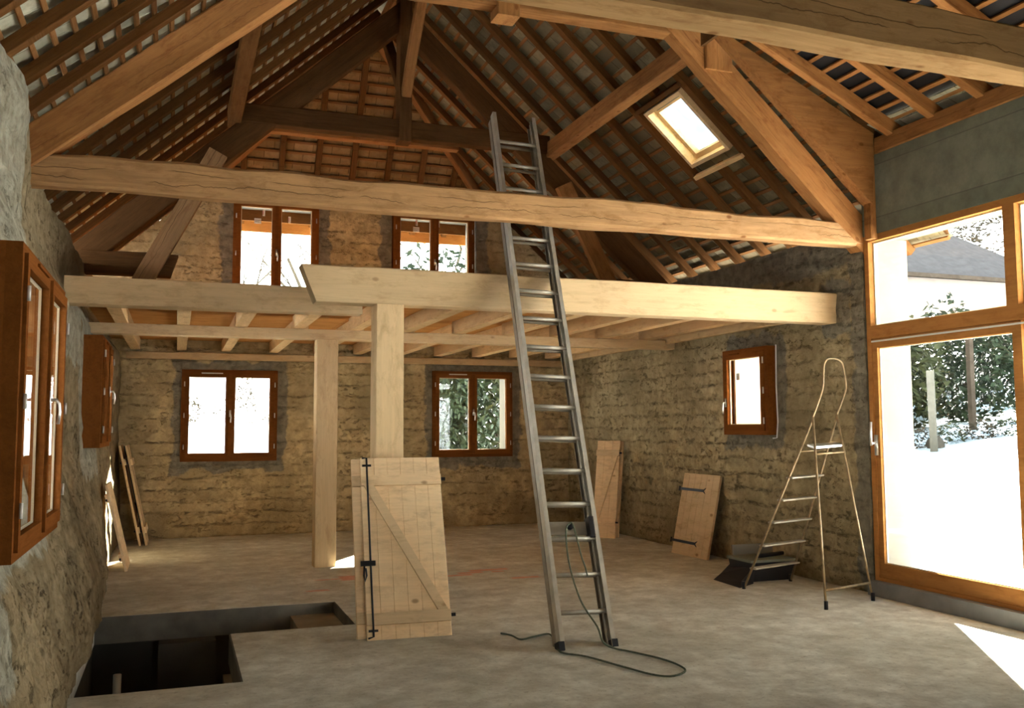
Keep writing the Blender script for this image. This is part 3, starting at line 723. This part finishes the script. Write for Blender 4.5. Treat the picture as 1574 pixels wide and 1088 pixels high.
# bits of unfinished sealing strip round window 7
struct(MB().tube([(XR-.01, 8.43, 2.44), (XR-.015, 8.435, 2.0), (XR-.01, 8.43, 1.6), (XR-.02, 8.44, 1.43), (XR-.06, 8.46, 1.425)], .008, 6).obj('trim_3', M['paper']))
# painted render inside the reveal behind window 4, brown sticker sheets on the panes
lab_m = M['paper']
for (x, z, w_, h_, red) in ((1.02, 4.62, .10, .08, 0), (1.14, 4.74, .035, .10, 1), (1.52, 4.66, .035, .10, 1), (3.46, 4.66, .10, .08, 0), (3.50, 4.76, .035, .10, 1), (3.86, 4.76, .035, .10, 1)):
    par = bpy.data.objects['window_5' if x < 2 else 'window_6']
    s_ = MB().box((x, YB-.022, z), (x+w_, YB-.0215, z+h_)); s_ = MB().box((x, YB-.014, z), (x+w_, YB-.0125, z+h_)).obj('sticker', M['paper'], par)
    if red: MB().box((x+.004, YB-.0155, z+.02), (x+.012, YB-.0142, z+h_-.02)).obj('red_print', M['red'], s_)
    else:
        MB().box((x+.01, YB-.0155, z+h_*.6), (x+w_-.01, YB-.0142, z+h_*.66)).box((x+.01, YB-.0155, z+h_*.3), (x+w_-.03, YB-.0142, z+h_*.36)).obj('printed_lines', M['iron'], s_)
par = bpy.data.objects['window_7']
st = MB().box((6.008, 8.98, 2.08), (6.0095, 9.05, 2.16)).obj('sticker', M['paper'], par)
par = bpy.data.objects['window_1']
st = MB().box((-.692, 4.90, 1.42), (-.6905, 5.02, 1.56)).obj('sticker', M['paper'], par)
MB().box((-.6904, 4.92, 1.52), (-.690, 5.0, 1.535)).box((-.6904, 4.92, 1.48), (-.690, 4.99, 1.49)).obj('printed_lines', M['iron'], st)
# eaves boards outside the gable windows
struct(MB().box((-.3, 14.68, 4.78), (5.4, 14.72, 5.02)).obj('trim_4', M['raft']))
struct(MB().box((-.3, 14.93, 4.66), (5.4, 14.96, 4.84)).obj('trim_5', M['deck']))

# ---- skylight
O, a, n = slope('R')
mS = Matrix((V((0, -1, 0)), -a*1.0, n)).transposed().to_4x4()
org = O+a*s_hi+V((0, SY1, 0)); mS.translation = org
# local x: towards the viewer along the eaves, y: down the slope, z: outwards
SWd, SHt = SY1-SY0, s_hi-s_lo
W = bpy.data.objects.new('window_8', None); C.objects.link(W); place(W, None, mS); W['kind'] = 'structure'; W.empty_display_size = .2
def ring(w_, h_, t_, z0, z1, x0=0, y0=0):
    return MB().box((x0, y0, z0), (x0+t_, y0+h_, z1)).box((x0+w_-t_, y0, z0), (x0+w_, y0+h_, z1)).box((x0+t_, y0, z0), (x0+w_-t_, y0+t_, z1)).box((x0+t_, y0+h_-t_, z0), (x0+w_-t_, y0+h_, z1))
ring(SWd, SHt, .045, .0, .20).obj('window_frame', M['new'], W, mS)
so = ring(SWd-.09, SHt-.09, .06, .10, .17, .045, .045).obj('sash', M['new'], W, mS)
MB().box((.10, .10, .13), (SWd-.10, SHt-.10, .14)).obj('pane', M['dglass'], so, mS)
MB().box((.12, .05, .085), (SWd-.12, .075, .10)).obj('vent_bar', M['aludk'], so, mS)

# ------------------------------------------------------------------ big glazed door in the right wall
D = bpy.data.objects.new('door_1', None); C.objects.link(D); mD = wmat('R', XR+.01, 7.04, .13); place(D, None, mD); D['kind'] = 'structure'; D.empty_display_size = .3
TOT, HT = 3.26, 3.23
BX = [0, 1.63, 3.26]
zr0, zr1 = 2.24, 2.36          # rail between door and transom (local z)
fr_ = MB().box((0, 0, 0), (.055, .10, HT)).box((TOT-.06, 0, 0), (TOT, .10, HT)).box((.055, 0, HT-.07), (TOT-.06, .10, HT)).box((.055, 0, zr0), (TOT-.06, .10, zr1)).box((.055, .0, 0), (TOT-.06, .12, .03))
for b_ in BX[1:-1]: fr_.box((b_-.055, 0, zr1), (b_+.055, .10, HT-.07))
fr_.obj('door_frame', M['varnd'], D, mD)
for k in range(2):
    x0, x1 = BX[k]+.055, BX[k+1]-.055
    MB().box((x0, .05, zr1), (x1, .056, HT-.07)).obj('transom_pane', M['glass'], D, mD)
    rectframe(x1-x0, HT-.07-zr1, .014, .057, .10, x0, zr1).obj('glazing_bead', M['bead'], D, mD)
    # leaves
    y0 = .012 if k != 1 else .065; lx0, lx1 = (BX[k]+.03, BX[k+1]+.06) if k == 0 else ((BX[k]-.03, BX[k+1]+.03) if k == 1 else (BX[k]-.03, BX[k+1]-.05))
    lf = rectframe(lx1-lx0, zr0-.035, .085, y0, y0+.045, lx0, .03, .13).obj('door_leaf', M['varnd'], D, mD)
    MB().box((lx0+.07, y0+.02, .15), (lx1-.07, y0+.026, zr0-.08)).obj('pane', M['glass'], lf, mD)
    rectframe(lx1-lx0-.17, zr0-.035-.085-.13, .008, y0+.027, y0+.043, lx0+.085, .16).obj('glazing_bead', M['bead'], lf, mD)
    if k == 0:
        hx = lx0+.04
        MB().tube([(hx, -.0, 1.27), (hx, -.045, 1.26), (hx, -.055, 1.24), (hx, -.055, 1.36), (hx, -.050, 1.46)], .011, 8).box((hx-.018, -.002, 1.15), (hx+.018, .012, 1.34)).obj('door_handle', M['steel'], lf, mD, smooth=True)
MB().box((.06, -.006, zr0-.035), (TOT-.06, .002, zr0-.020)).obj('rail_seal', M['hinge'], D, mD)

# ------------------------------------------------------------------ unused glazing for the added front-wall opening
W, m = window(9, 'B', -3.15, .2, .1, 5.3, 3.1, 2, 0) if False else (None, None)

# ------------------------------------------------------------------ aluminium extension ladder
foot = V((2.76, 6.05, 0)); topc = V((2.93, 8.0, 4.49))
zax = (topc-foot).normalized(); xax = V((1, 0, 0)); xax = (xax-zax*xax.dot(zax)).normalized(); yax = zax.cross(xax)
mLd = Matrix((xax, yax, zax)).transposed().to_4x4(); mLd.translation = foot+V((0, 0, .01))
LL = (topc-foot).length
Ld = empty('extension_ladder', foot, 'tall aluminium extension ladder leaning on the mezzanine beam', 'ladder')
LW = .205
def stile(x, y0, y1, l0, l1, inner):
    # C-shaped rail, open to the inside
    t_ = .006; mb = MB(); s_ = 1 if x > 0 else -1
    mb.box((x-.004, y0, l0), (x+.004, y1, l1)).box((min(x, x-s_*.030), y0, l0), (max(x, x-s_*.030), y0+t_, l1)).box((min(x, x-s_*.030), y1-t_, l0), (max(x, x-s_*.030), y1, l1)); return mb
for s_ in (-1, 1):
    so_ = stile(s_*(LW+.004), 0, .072, 0, LL, 1).obj('stile', M['alu'], Ld, mLd)
    stile(s_*(LW+.004), .088, .148, .02, LL-.02, 1).obj('stile', M['aludk'], Ld, mLd)
    MB().box((s_*LW-.022, -.005, -.012), (s_*LW+.022, .08, .05)).obj('rubber_foot', M['plast'], so_, mLd)
RP = .2475/zax.z
for k in range(18):
    zz = .235/zax.z+k*RP
    if zz > LL-.08: break
    MB().tube([(-LW-.004, .035, zz), (LW+.004, .035, zz)], .0155, 10).obj('rung', M['alu'], Ld, mLd, smooth=True)
    MB().tube([(-LW-.004, .114, zz+.01), (LW+.004, .114, zz+.01)], .0145, 8).obj('rung', M['aludk'], Ld, mLd, smooth=True)
zb = .72/zax.z+.03
MB().box((-LW, .070, zb+.02), (LW, .082, zb+.12)).obj('guide_plate', M['aludk'], Ld, mLd)
MB().box((LW-.06, .0, zb-.02), (LW-.02, .09, zb+.14)).obj('catch', M['iron'], Ld, mLd)
MB().tube([(0, .01, zb+.07), (0, .05, zb+.07)], .022, 12).obj('pulley', M['iron'], Ld, mLd, smooth=True)
# rope
def lp(x, y, z): return mLd @ V((x, y, z))
rp = [(2.33, 6.70, .008), (2.38, 6.61, .008), (2.40, 6.46, .008), (2.52, 6.51, .008), (2.66, 6.55, .008), (2.60, 6.30, .008), (2.54, 6.10, .008), (2.53, 5.97, .008), (2.64, 5.82, .008), (2.75, 5.49, .008), (2.83, 5.27, .008), (2.92, 5.19, .008),
      (3.03, 5.23, .008), (3.09, 5.31, .008), (3.10, 5.48, .008), (3.05, 5.68, .008), (2.93, 5.93, .008)]
rp += [tuple(p) for p in (V((2.84, 5.98, .05)), V((2.80, 6.0, .16)), lp(-.02, -.03, .30), lp(-.07, -.035, .50), lp(-.08, -.03, .68), lp(-.06, -.02, zb+.03), lp(-.02, .0, zb+.08), lp(.01, .0, zb+.07), lp(.03, -.02, .66), lp(.05, -.02, .56), lp(.06, -.015, .50))]
def smooth_path(p, k=5):
    p = [V(q) for q in p]; out = []
    for i in range(len(p)-1):
        a_, b_, c_, d_ = p[max(i-1, 0)], p[i], p[i+1], p[min(i+2, len(p)-1)]
        for j in range(k):
            t_ = j/k; out.append(.5*((2*b_)+(c_-a_)*t_+(2*a_-5*b_+4*c_-d_)*t_*t_+(3*b_-a_-3*c_+d_)*t_**3))
    out.append(p[-1])
    for q in out:
        if q.z < .008: q.z = .008
    return out
tag(MB().tube(smooth_path(rp), .0065, 7).obj('rope', M['rope'], smooth=True), 'thin green rope hanging from the ladder and looping over the floor', 'rope')

# ------------------------------------------------------------------ shutters
def lean(p_foot, along, into, tilt, sidetilt=0):
    """frame: local x = width, local z = up the leaning board, local y = its back"""
    x = V(along).normalized(); b = V(into).normalized(); z = (V((0, 0, 1))*math.cos(tilt)+b*math.sin(tilt)).normalized(); y = z.cross(x).normalized()
    m = Matrix((x, y, z)).transposed().to_4x4(); m.translation = V(p_foot); return m
def shutter(m, w_, h_, label, group=None, planks=6, diag=1, rails=(.08, .86), face='rails', bolt=False, straps=None, pins=True, th=.028):
    r = empty('shutter', (0, 0, 0), label, 'shutter', group, mat=m.copy())
    mb = MB(); pw = w_/planks
    for k in range(planks):
        x0, x1 = k*pw, (k+1)*pw; c = .004
        mb.prism([(x0, c), (x0+c, 0), (x1-c, 0), (x1, c), (x1, th), (x0, th)], 0, h_, axis=2)
    mb.obj('planks', M['shut'], r, m)
    y0 = -.024 if face == 'rails' else th
    rh = .085
    for q in rails: MB().box((.0 if True else 0, y0, h_*q), (w_-.0, y0+.024, h_*q+rh)).obj('rail', M['shut'], r, m)
    if diag:
        z0, z1 = h_*rails[0]+rh, h_*rails[1]
        xa, xb = (w_-.02, .02) if diag > 0 else (.02, w_-.02)
        s_ = 1 if xb > xa else -1; k = .085
        MB().prism([(xa, z0), (xa-s_*k*.0+s_*-.0, z0), (xa+s_*k*.9, z0), (xb, z1-.0), (xb-s_*k*.9, z1)][0:1]+[(xa+s_*k*.9, z0), (xb, z1), (xb-s_*k*.9, z1)], y0, y0+.024, axis=1).obj('brace', M['shut'], r, m)
    if bolt:
        x = .045
        rod = MB().tube([(x-.035, -.034, h_-.01), (x, -.034, h_-.01), (x, -.034, h_*.5), (x, -.034, .02), (x-.04, -.034, .01)], .0075, 8).obj('bolt_rod', M['iron'], r, m, smooth=True)
        for q in (.045, .95): MB().box((x-.035, -.032, h_*q-.008), (x+.035, -.024, h_*q+.008)).obj('guide', M['iron'], rod, m)
        MB().box((x-.075, -.05, h_*.385), (x+.035, -.024, h_*.385+.035)).tube([(x-.05, -.05, h_*.38), (x-.055, -.052, h_*.33), (x-.05, -.052, h_*.30), (x-.035, -.05, h_*.33), (x-.04, -.05, h_*.37)], .007, 6).obj('latch', M['iron'], rod, m)
    if pins:
        for q in (rails[0]+.03, rails[1]+.03): MB().box((w_-.002, -.022, h_*q-.012), (w_+.035, -.005, h_*q+.012)).obj('hinge_pin', M['iron'], r, m)
    if straps:
        for q in straps:
            MB().box((-.03, -.009, h_*q-.016), (w_*.60, -.001, h_*q+.016)).tube([(-.035, -.010, h_*q-.03), (-.035, -.010, h_*q+.03)], .012, 8).prism([(w_*.58, h_*q), (w_*.68, h_*q+.035), (w_*.63, h_*q), (w_*.68, h_*q-.035)], -.009, -.001).obj('strap_hinge', M['iron'], r, m)
    return r
import math as _m
ti = math.atan2(.50, 1.30)
al = V((1.93-1.36, 6.80-6.84, 0))
shutter(lean((1.345, 6.845, 0), al, (.05, 1, 0), ti), .635, 1.405, 'pale pine shutter with diagonal brace and black bolt rod, leaning on the near post', None, 6, 1, (.075, .835), bolt=True)
shutter(lean((1.285, 6.915, 0), al, (.05, 1, 0), ti), .60, 1.395, 'pine shutter leaning behind the braced shutter at the near post', None, 6, 0, (.075, .835), pins=False)
# two narrow ones by the right wall
dr = V((.23, -.27, 0)).normalized()
tr_ = math.atan2(.24, 1.33)
shutter(lean((5.56, 12.06, 0), dr, (.76, .65, 0), tr_), .355, 1.38, 'narrow braced pine shutter in front of another against the right wall', None, 3, -1, (.13, .84), pins=True)
shutter(lean((5.64, 12.12, 0), dr, (.76, .65, 0), tr_), .355, 1.37, 'narrow pine shutter hidden behind the braced one at the right wall', None, 3, 0, (.13, .84), pins=False)
shutter(lean((5.80, 10.24, 0), (.05, -.75, 0), (1, .02, 0), math.atan2(.22, .97)), .74, 1.0, 'pine shutter with two black strap hinges leaning on the right wall', None, 6, 0, (), straps=(.16, .80), pins=False, th=.032)
# left wall
shutter(lean((-.50, 11.70, 0), (0, -1, 0), (-1, 0, 0), math.atan2(.22, .92)), .66, .97, 'short shutter seen edge-on leaning on the left wall in the sun', None, 6, 0, (.12, .8), face='rails', pins=True)
shutter(lean((-.44, 14.0, 0), (0, -1, 0), (-1, 0, 0), math.atan2(.28, 1.3)), .62, 1.36, 'shutter seen edge-on in the far left corner, closest to the wall', None, 6, 0, (.12, .8), face='back')
shutter(lean((-.36, 14.0, 0), (0, -1, 0), (-1, 0, 0), math.atan2(.28, 1.3)), .60, 1.36, 'shutter seen edge-on in the far left corner, with dark ironwork on its front', None, 6, 0, (.12, .8), face='back', bolt=True)

# ------------------------------------------------------------------ step ladder
SLd = empty('step_ladder', (5.55, 7.3, 0), 'old rusty tubular step ladder with tall hoop handrail beside the glazed door', 'ladder')
A1, A2, B1, B2 = V((5.15, 7.71, 0)), V((5.84, 7.92, 0)), V((5.22, 6.60, 0)), V((5.87, 6.78, 0))
H1, H2 = V((5.61, 7.20, 1.64)), V((5.90, 7.22, 1.66))
MB().tube([A1, H1-V((0, 0, .02))], .011, 10).obj('stile', M['tube'], SLd, smooth=True)
MB().tube([A2, H2-V((0, 0, .02))], .011, 10).obj('stile', M['tube'], SLd, smooth=True)
hp = [H1, V((5.70, 7.2, 1.83)), V((5.735, 7.2, 1.93)), V((5.745, 7.2, 2.05)), V((5.755, 7.2, 2.13)), V((5.79, 7.2, 2.185)), V((5.85, 7.2, 2.195)), V((5.92, 7.21, 2.19)), V((5.975, 7.21, 2.15)), V((5.995, 7.21, 2.06)), V((6.01, 7.21, 1.93)), V((5.985, 7.21, 1.85)), H2]
MB().tube(smooth_path(hp, 4), .010, 10).obj('handrail', M['tube'], SLd, smooth=True)
MB().tube([B1, H1], .0105, 10).obj('support_leg', M['tube'], SLd, smooth=True)
MB().tube([B2, H2], .0105, 10).obj('support_leg', M['tube'], SLd, smooth=True)
MB().tube([B1.lerp(H1, .09), B2.lerp(H2, .09)], .011, 8).obj('cross_bar', M['tube'], SLd, smooth=True)
MB().tube([B1.lerp(H1, .79), B2.lerp(H2, .79)], .009, 8).obj('cross_bar', M['tube'], SLd, smooth=True)
MB().tube([A1.lerp(H1, .80), A2.lerp(H2, .80)], .007, 8).obj('cross_bar', M['tube'], SLd, smooth=True)
for q in (.12, .255, .39, .52, .65):
    a_, b_ = A1.lerp(H1, q), A2.lerp(H2, q); m = frame(a_, b_); L_ = (b_-a_).length
    MB().cbox((0, -.05, -.008), (L_, .03, .010), .006).obj('tread', M['tread'], SLd, m)
for (q, nm) in ((.82, 'platform'),):
    a_, b_ = B1.lerp(H1, q), B2.lerp(H2, q)
    mp_ = MB(); d_ = V((0, .11, .02)); P = [a_, b_, b_+d_, a_+d_]; mp_.add(P+[p+V((0, 0, .02)) for p in P], [(0, 1, 2, 3), (7, 6, 5, 4), (0, 4, 5, 1), (1, 5, 6, 2), (2, 6, 7, 3), (3, 7, 4, 0)])
    mp_.obj(nm, M['steel'], SLd)
for p in (A1, A2, B1, B2): MB().tube([p+V((0, 0, .0)), p+V((0, 0, .07))], .017, 8).obj('rubber_foot', M['iron'], SLd, smooth=True)

# ------------------------------------------------------------------ rubbish by the right wall
mb = MB().add([(5.17, 8.28, 0), (5.14, 7.76, 0), (5.40, 7.92, 0), (5.60, 8.62, 0), (5.30, 8.34, .05), (5.22, 7.86, .04), (5.48, 7.98, .17), (5.66, 8.62, .15)],
              [(0, 3, 2, 1), (4, 5, 6, 7), (0, 1, 5, 4), (1, 2, 6, 5), (2, 3, 7, 6), (3, 0, 4, 7)])
tag(mb.obj('plastic_scoop', M['plast']), 'black wedge-shaped plastic scoop lying on the floor left of the black tub', 'scoop')
tb = empty('mortar_tub', (5.72, 8.12, 0), 'black tub with a dull grey rim on the floor behind the step ladder', 'tub')
def frustum(x0, x1, y0, y1, z0, z1, g_):
    return MB().add([(x0+g_, y0+g_, z0), (x1-g_, y0+g_, z0), (x1-g_, y1-g_, z0), (x0+g_, y1-g_, z0), (x0, y0, z1), (x1, y0, z1), (x1, y1, z1), (x0, y1, z1)],
                    [(0, 3, 2, 1), (4, 5, 6, 7), (0, 1, 5, 4), (1, 2, 6, 5), (2, 3, 7, 6), (3, 0, 4, 7)])
frustum(5.43, 5.95, 7.99, 8.40, 0, .19, .03).obj('body', M['plast'], tb)
MB().box((5.42, 7.98, .19), (5.96, 8.41, .215)).obj('rim', M['grime'], tb)
tag(MB().box((-.26, 0, 0), (.26, .015, .31)).obj('panel', M['rend'], world=lean((5.80, 8.46, .0), (1, .06, 0), (.05, 1, 0), .15) @ Matrix.Translation((0, 0, .10)) @ Matrix.Translation((0, 0, -.10))), 'pale dirty panel standing upright behind the black tub', 'panel')
tag(beam('dark_bar', (5.60, 8.12, .235), (5.98, 8.24, .235), .05, .035, M['iron']), 'short black bar lying across the top of the tub', 'bar')

# ------------------------------------------------------------------ outside
def ground_z(x, y):
    dx = max(-1.5-x, x-6.62, 0); dy = max(-3.5-y, y-14.65, 0); d = math.hypot(dx, dy)
    return -.12+min(max(0, d-1), 12)*.13+max(0, d-13)*.095+noise.noise(V((x*.2, y*.2, 0)))*.12*min(1, d/4)
mb = MB(); xs_ = sorted(set([-1.5, 6.62]+[round(v, 3) for v in [-60+2.5*i for i in range(65)]])); ys_ = sorted(set([-3.5, 14.65]+[-40+2.5*i for i in range(58)]))
ii = {}
for j, y in enumerate(ys_):
    for i, x in enumerate(xs_): ii[i, j] = len(mb.v); mb.v.append((x, y, ground_z(x, y)))
for j in range(len(ys_)-1):
    for i in range(len(xs_)-1):
        xc, yc = (xs_[i]+xs_[i+1])/2, (ys_[j]+ys_[j+1])/2
        if -1.5 < xc < 6.62 and -3.5 < yc < 14.65: continue
        mb.f.append((ii[i, j], ii[i+1, j], ii[i+1, j+1], ii[i, j+1]))
tag(mb.obj('snowy_ground', M['snow'], smooth=True), kind='structure')

def leaf_cloud(c, rx, ry, rz, n_, size, seed, rag=.25):
    rnd = random.Random(seed); mb = MB()
    for _ in range(n_):
        th = rnd.uniform(0, 2*math.pi); cz = rnd.uniform(-1, 1); rr = rnd.uniform(.45, 1)**.5; sr = math.sqrt(1-cz*cz)
        d = V((math.cos(th)*sr, math.sin(th)*sr, cz)); k = rr*(1+rag*noise.noise(d*2.2+V((seed, 0, 0)))*2)
        p = V((c[0]+d.x*rx*k, c[1]+d.y*ry*k, c[2]+d.z*rz*k))
        a_ = V((rnd.uniform(-1, 1), rnd.uniform(-1, 1), rnd.uniform(-1, 1))).normalized()*size*rnd.uniform(.6, 1.4)
        b_ = a_.orthogonal().normalized()*size*rnd.uniform(.3, .6)
        mb.add([p-a_, p+b_, p+a_, p-b_], [(0, 1, 2, 3)])
    return mb
def branches(mb, p, d, L, r, depth, rnd, spread=.7, droop=0):
    n_ = 4; pts = [p]; q = p
    for i in range(n_):
        d = (d+V((rnd.uniform(-.18, .18), rnd.uniform(-.18, .18), rnd.uniform(-.06, .12)-droop))).normalized(); q = q+d*L/n_; pts.append(q)
    mb.tube(pts, [r*(1-.45*i/n_) for i in range(n_+1)], 5 if depth > 1 else 3, cap=False)
    if depth == 0: return
    for k in range(3 if depth > 1 else 4):
        i = rnd.choice((2, 3, 4)); s_ = V((rnd.uniform(-1, 1), rnd.uniform(-1, 1), rnd.uniform(-.2, .8))).normalized()
        branches(mb, pts[i], (d+s_*spread*1.2).normalized(), L*rnd.uniform(.5, .75), r*.5, depth-1, rnd, spread, droop)
def bare_tree(x, y, h_, label, seed, depth=4, r=.09, droop=0):
    z = ground_z(x, y)-.1; rnd = random.Random(seed); t_ = empty('bare_tree', (x, y, z), label, 'tree', 'trees outside')
    mb = MB(); mb.tube([(x, y, z), (x+.05, y, z+h_*.3)], [r*1.3, r], 7)
    mb.obj('trunk', M['bark'], t_)
    mb = MB(); branches(mb, V((x+.05, y, z+h_*.28)), V((0, 0, 1)), h_*.35, r, depth, rnd, .75, droop); mb.obj('branches', M['twig'], t_, fix=False)
def bush(x, y, rx, ry, rz, n_, size, mat, label, seed, stem=True, lift=0):
    z = ground_z(x, y)
    t_ = empty('evergreen_bush', (x, y, z), label, 'bush', 'bushes outside')
    leaf_cloud((x, y, z+rz*.85+lift), rx, ry, rz, int(n_*1.9), size*1.15, seed).obj('foliage', mat, t_, fix=False)
    MB().tube([(x, y, z-.1), (x, y, z+rz*.8+lift)], .05, 6).obj('stem', M['bark'], t_)
# seen through the big door
bush(18.3, 20.3, 1.4, 1.4, 1.7, 2400, .12, M['leaf2'], 'yellow-green bush at the left of the door view, beside the jamb', 1)
bush(21.4, 20.6, 1.7, 1.4, 1.75, 2800, .11, M['leaf'], 'dark green bush in the middle of the door view', 2)
bush(24.6, 20.4, 1.6, 1.4, 1.8, 2400, .11, M['leaf'], 'dark green bush at the right of the door view', 3)
bush(20.6, 23.8, 1.6, 1.2, 1.7, 2000, .12, M['leaf'], 'deep green shrub behind the pale leaning post', 4)
bush(28.5, 30.0, 5.5, 1.3, 1.5, 3000, .16, M['leaf'], 'long dark hedge across the back of the door view', 31)
bare_tree(22.6, 18.6, 5.2, 'bare drooping shrub hanging over the door view', 5, 4, .05, .05)
bare_tree(19.4, 25.0, 8.0, 'bare tree behind the pale post outside', 6, 5, .08)
bare_tree(22.5, 27.0, 10.0, 'bare tree in front of the neighbouring house wall', 10, 5, .07)
for k, (px_, py_) in enumerate(((15.4, 17.0), (16.2, 17.0), (17.0, 16.9), (17.8, 16.8), (18.6, 16.6), (19.4, 16.4))):
    z = ground_z(px_, py_)
    mb = leaf_cloud((px_, py_, z+.16), .5, .35, .28, 420, .05, 40+k)
    tag(mb.obj('low_shrub', M['twig'] if k % 2 else M['leaf2'], fix=False), ['low dry shrub nearest the jamb at the edge of the snow', 'low green shrub beside the foot of the pale post', 'low dry shrub right of the pale post', 'low green shrub in the middle of the flower bed', 'low dry shrub in the right half of the flower bed', 'low green shrub at the right end of the flower bed'][k], 'shrub', 'low shrubs in the flower bed')
for k, (px_, py_, r_) in enumerate(((15.1, 16.6, .24), (16.3, 16.6, .20))):
    z = ground_z(px_, py_); mb = MB(); bm = bmesh.new(); bmesh.ops.create_icosphere(bm, subdivisions=2, radius=r_)
    for v in bm.verts: v.co *= 1+.35*noise.noise(v.co*6+V((k, 0, 0)))
    me = bpy.data.meshes.new('garden_rock'); bm.to_mesh(me); bm.free(); me.materials.append(M['stone'])
    o = bpy.data.objects.new('garden_rock', me); C.objects.link(o); o.location = (px_, py_, z+r_*.4); WM[o.name] = Matrix.Translation(o.location)
    tag(o, ['dark rock at the edge of the snow beside the jamb', 'dark rock at the foot of the pale post'][k], 'rock')
bankm = MB()
bp = beam('fence_post', (15.85, 16.2, ground_z(15.85, 16.2)-.2), (15.72, 16.1, 2.78), .15, .13, M['post']); tag(bp, 'pale grey leaning fence post standing in the snow outside the door', 'post')
bp = beam('fence_post', (19.3, 18.4, ground_z(19.3, 18.4)-.1), (19.3, 18.4, ground_z(19.3, 18.4)+2.4), .14, .14, M['bark']); tag(bp, 'brown post behind the pale leaning fence post', 'post')
# neighbouring house
Hs = empty('neighbour_house', (33, 38, 3.2), 'pale neighbouring house with grey hipped roof seen through the door transom', 'house')
MB().box((26.5, 36, 2.6), (43.0, 44, 9.0)).obj('wall', M['hwall'], Hs)
MB().add([(25.6, 35.2, 8.95), (44.2, 35.2, 8.95), (44.2, 44.8, 8.95), (25.6, 44.8, 8.95), (30, 40, 12.5), (40.4, 40, 12.5)], [(0, 3, 2, 1), (0, 1, 5, 4), (1, 2, 5), (2, 3, 4, 5), (3, 0, 4)]).obj('roof', M['hroof'], Hs)
MB().box((25.6, 35.0, 8.8), (44.2, 35.2, 9.0)).obj('gutter', M['bark'], Hs)
for x_ in (30, 35): MB().box((x_, 35.96, 5.6), (x_+1.1, 36.02, 7.2)).obj('window', M['iron'], Hs)
# crowns of the wood beyond the house
for k, (cx_, cy_, cz_, r_) in enumerate(((45, 54, 12.5, 5.8), (57.5, 52, 14.0, 5.8), (70, 50, 12.0, 5.8), (32, 56, 11, 5.8))):
    t_ = empty('bare_tree', (cx_, cy_, ground_z(cx_, cy_)), ['big bare tree crown above the neighbouring house roof', 'big bare tree crown right of the house roof on the hill', 'big bare tree crown farthest right on the hill', 'big bare tree crown left of the neighbouring house'][k], 'tree', 'trees outside')
    leaf_cloud((cx_, cy_, cz_), r_, r_*.6, r_*.9, 4600, .22, 70+k).obj('branches', M['twig'], t_, fix=False)
    MB().tube([(cx_, cy_, ground_z(cx_, cy_)-.2), (cx_, cy_, cz_)], .35, 7).obj('trunk', M['bark'], t_)
for k, (cx_, cy_, rx_, rz_) in enumerate(((.35, 31, .45, .5), (2.15, 31, 1.1, .55), (2.0, 29.5, .3, .9))):
    gz_ = ground_z(cx_, cy_)
    tag(leaf_cloud((cx_, cy_, gz_+rz_*.8), rx_, .5, rz_, 260, .06, 90+k).obj('hedge_bush', M['twig'], fix=False), ['small brown bush on the snow behind the left pane of the left back window', 'wide brown bush on the snow behind the right pane of the left back window', 'narrow upright brown bush in front of the wide bush behind the left back window'][k], 'bush')
# seen through the back windows
bush(5.3, 20.0, 1.5, 1.2, 2.2, 3400, .085, M['leaf'], 'dark green bush filling the left pane of the right back window', 21)
bush(7.1, 20.6, 1.5, 1.2, 1.9, 3000, .085, M['leaf2'], 'lighter green bush filling the right pane of the right back window', 22)
bush(6.2, 22.4, 2.6, 1.2, 2.8, 3000, .11, M['leaf'], 'tall green bush behind the two bushes at the back window', 23)
bare_tree(1.6, 30, 7, 'bare tree on the snow behind the left back window', 24, 5, .07)
bare_tree(3.2, 24, 8.5, 'bare tree whose twigs reach the left gable window', 25, 5, .07)
bare_tree(6.8, 25, 9.0, 'bare tree whose twigs reach the right gable window', 26, 5, .07)
bare_tree(-1.5, 34, 7, 'bare tree at the far left behind the left back window', 27, 5, .07)
sg = empty('garden_sign', (4.30, 17.2, ground_z(4.3, 17.2)), 'small blank white sign on a thin stake behind the back window', 'sign')
zg = ground_z(4.3, 17.2)
MB().box((4.19, 17.18, 1.27), (4.37, 17.19, 1.42)).obj('board', M['paper'], sg); MB().tube([(4.30, 17.2, zg), (4.30, 17.2, 1.3)], .008, 6).obj('stake', M['post'], sg)
tag(MB().tube([(4.56, 17.6, ground_z(4.56, 17.6)), (4.52, 17.6, 2.35)], .012, 6).obj('garden_stake', M['post']), 'thin pale stake beside the white sign behind the back window', 'stake')
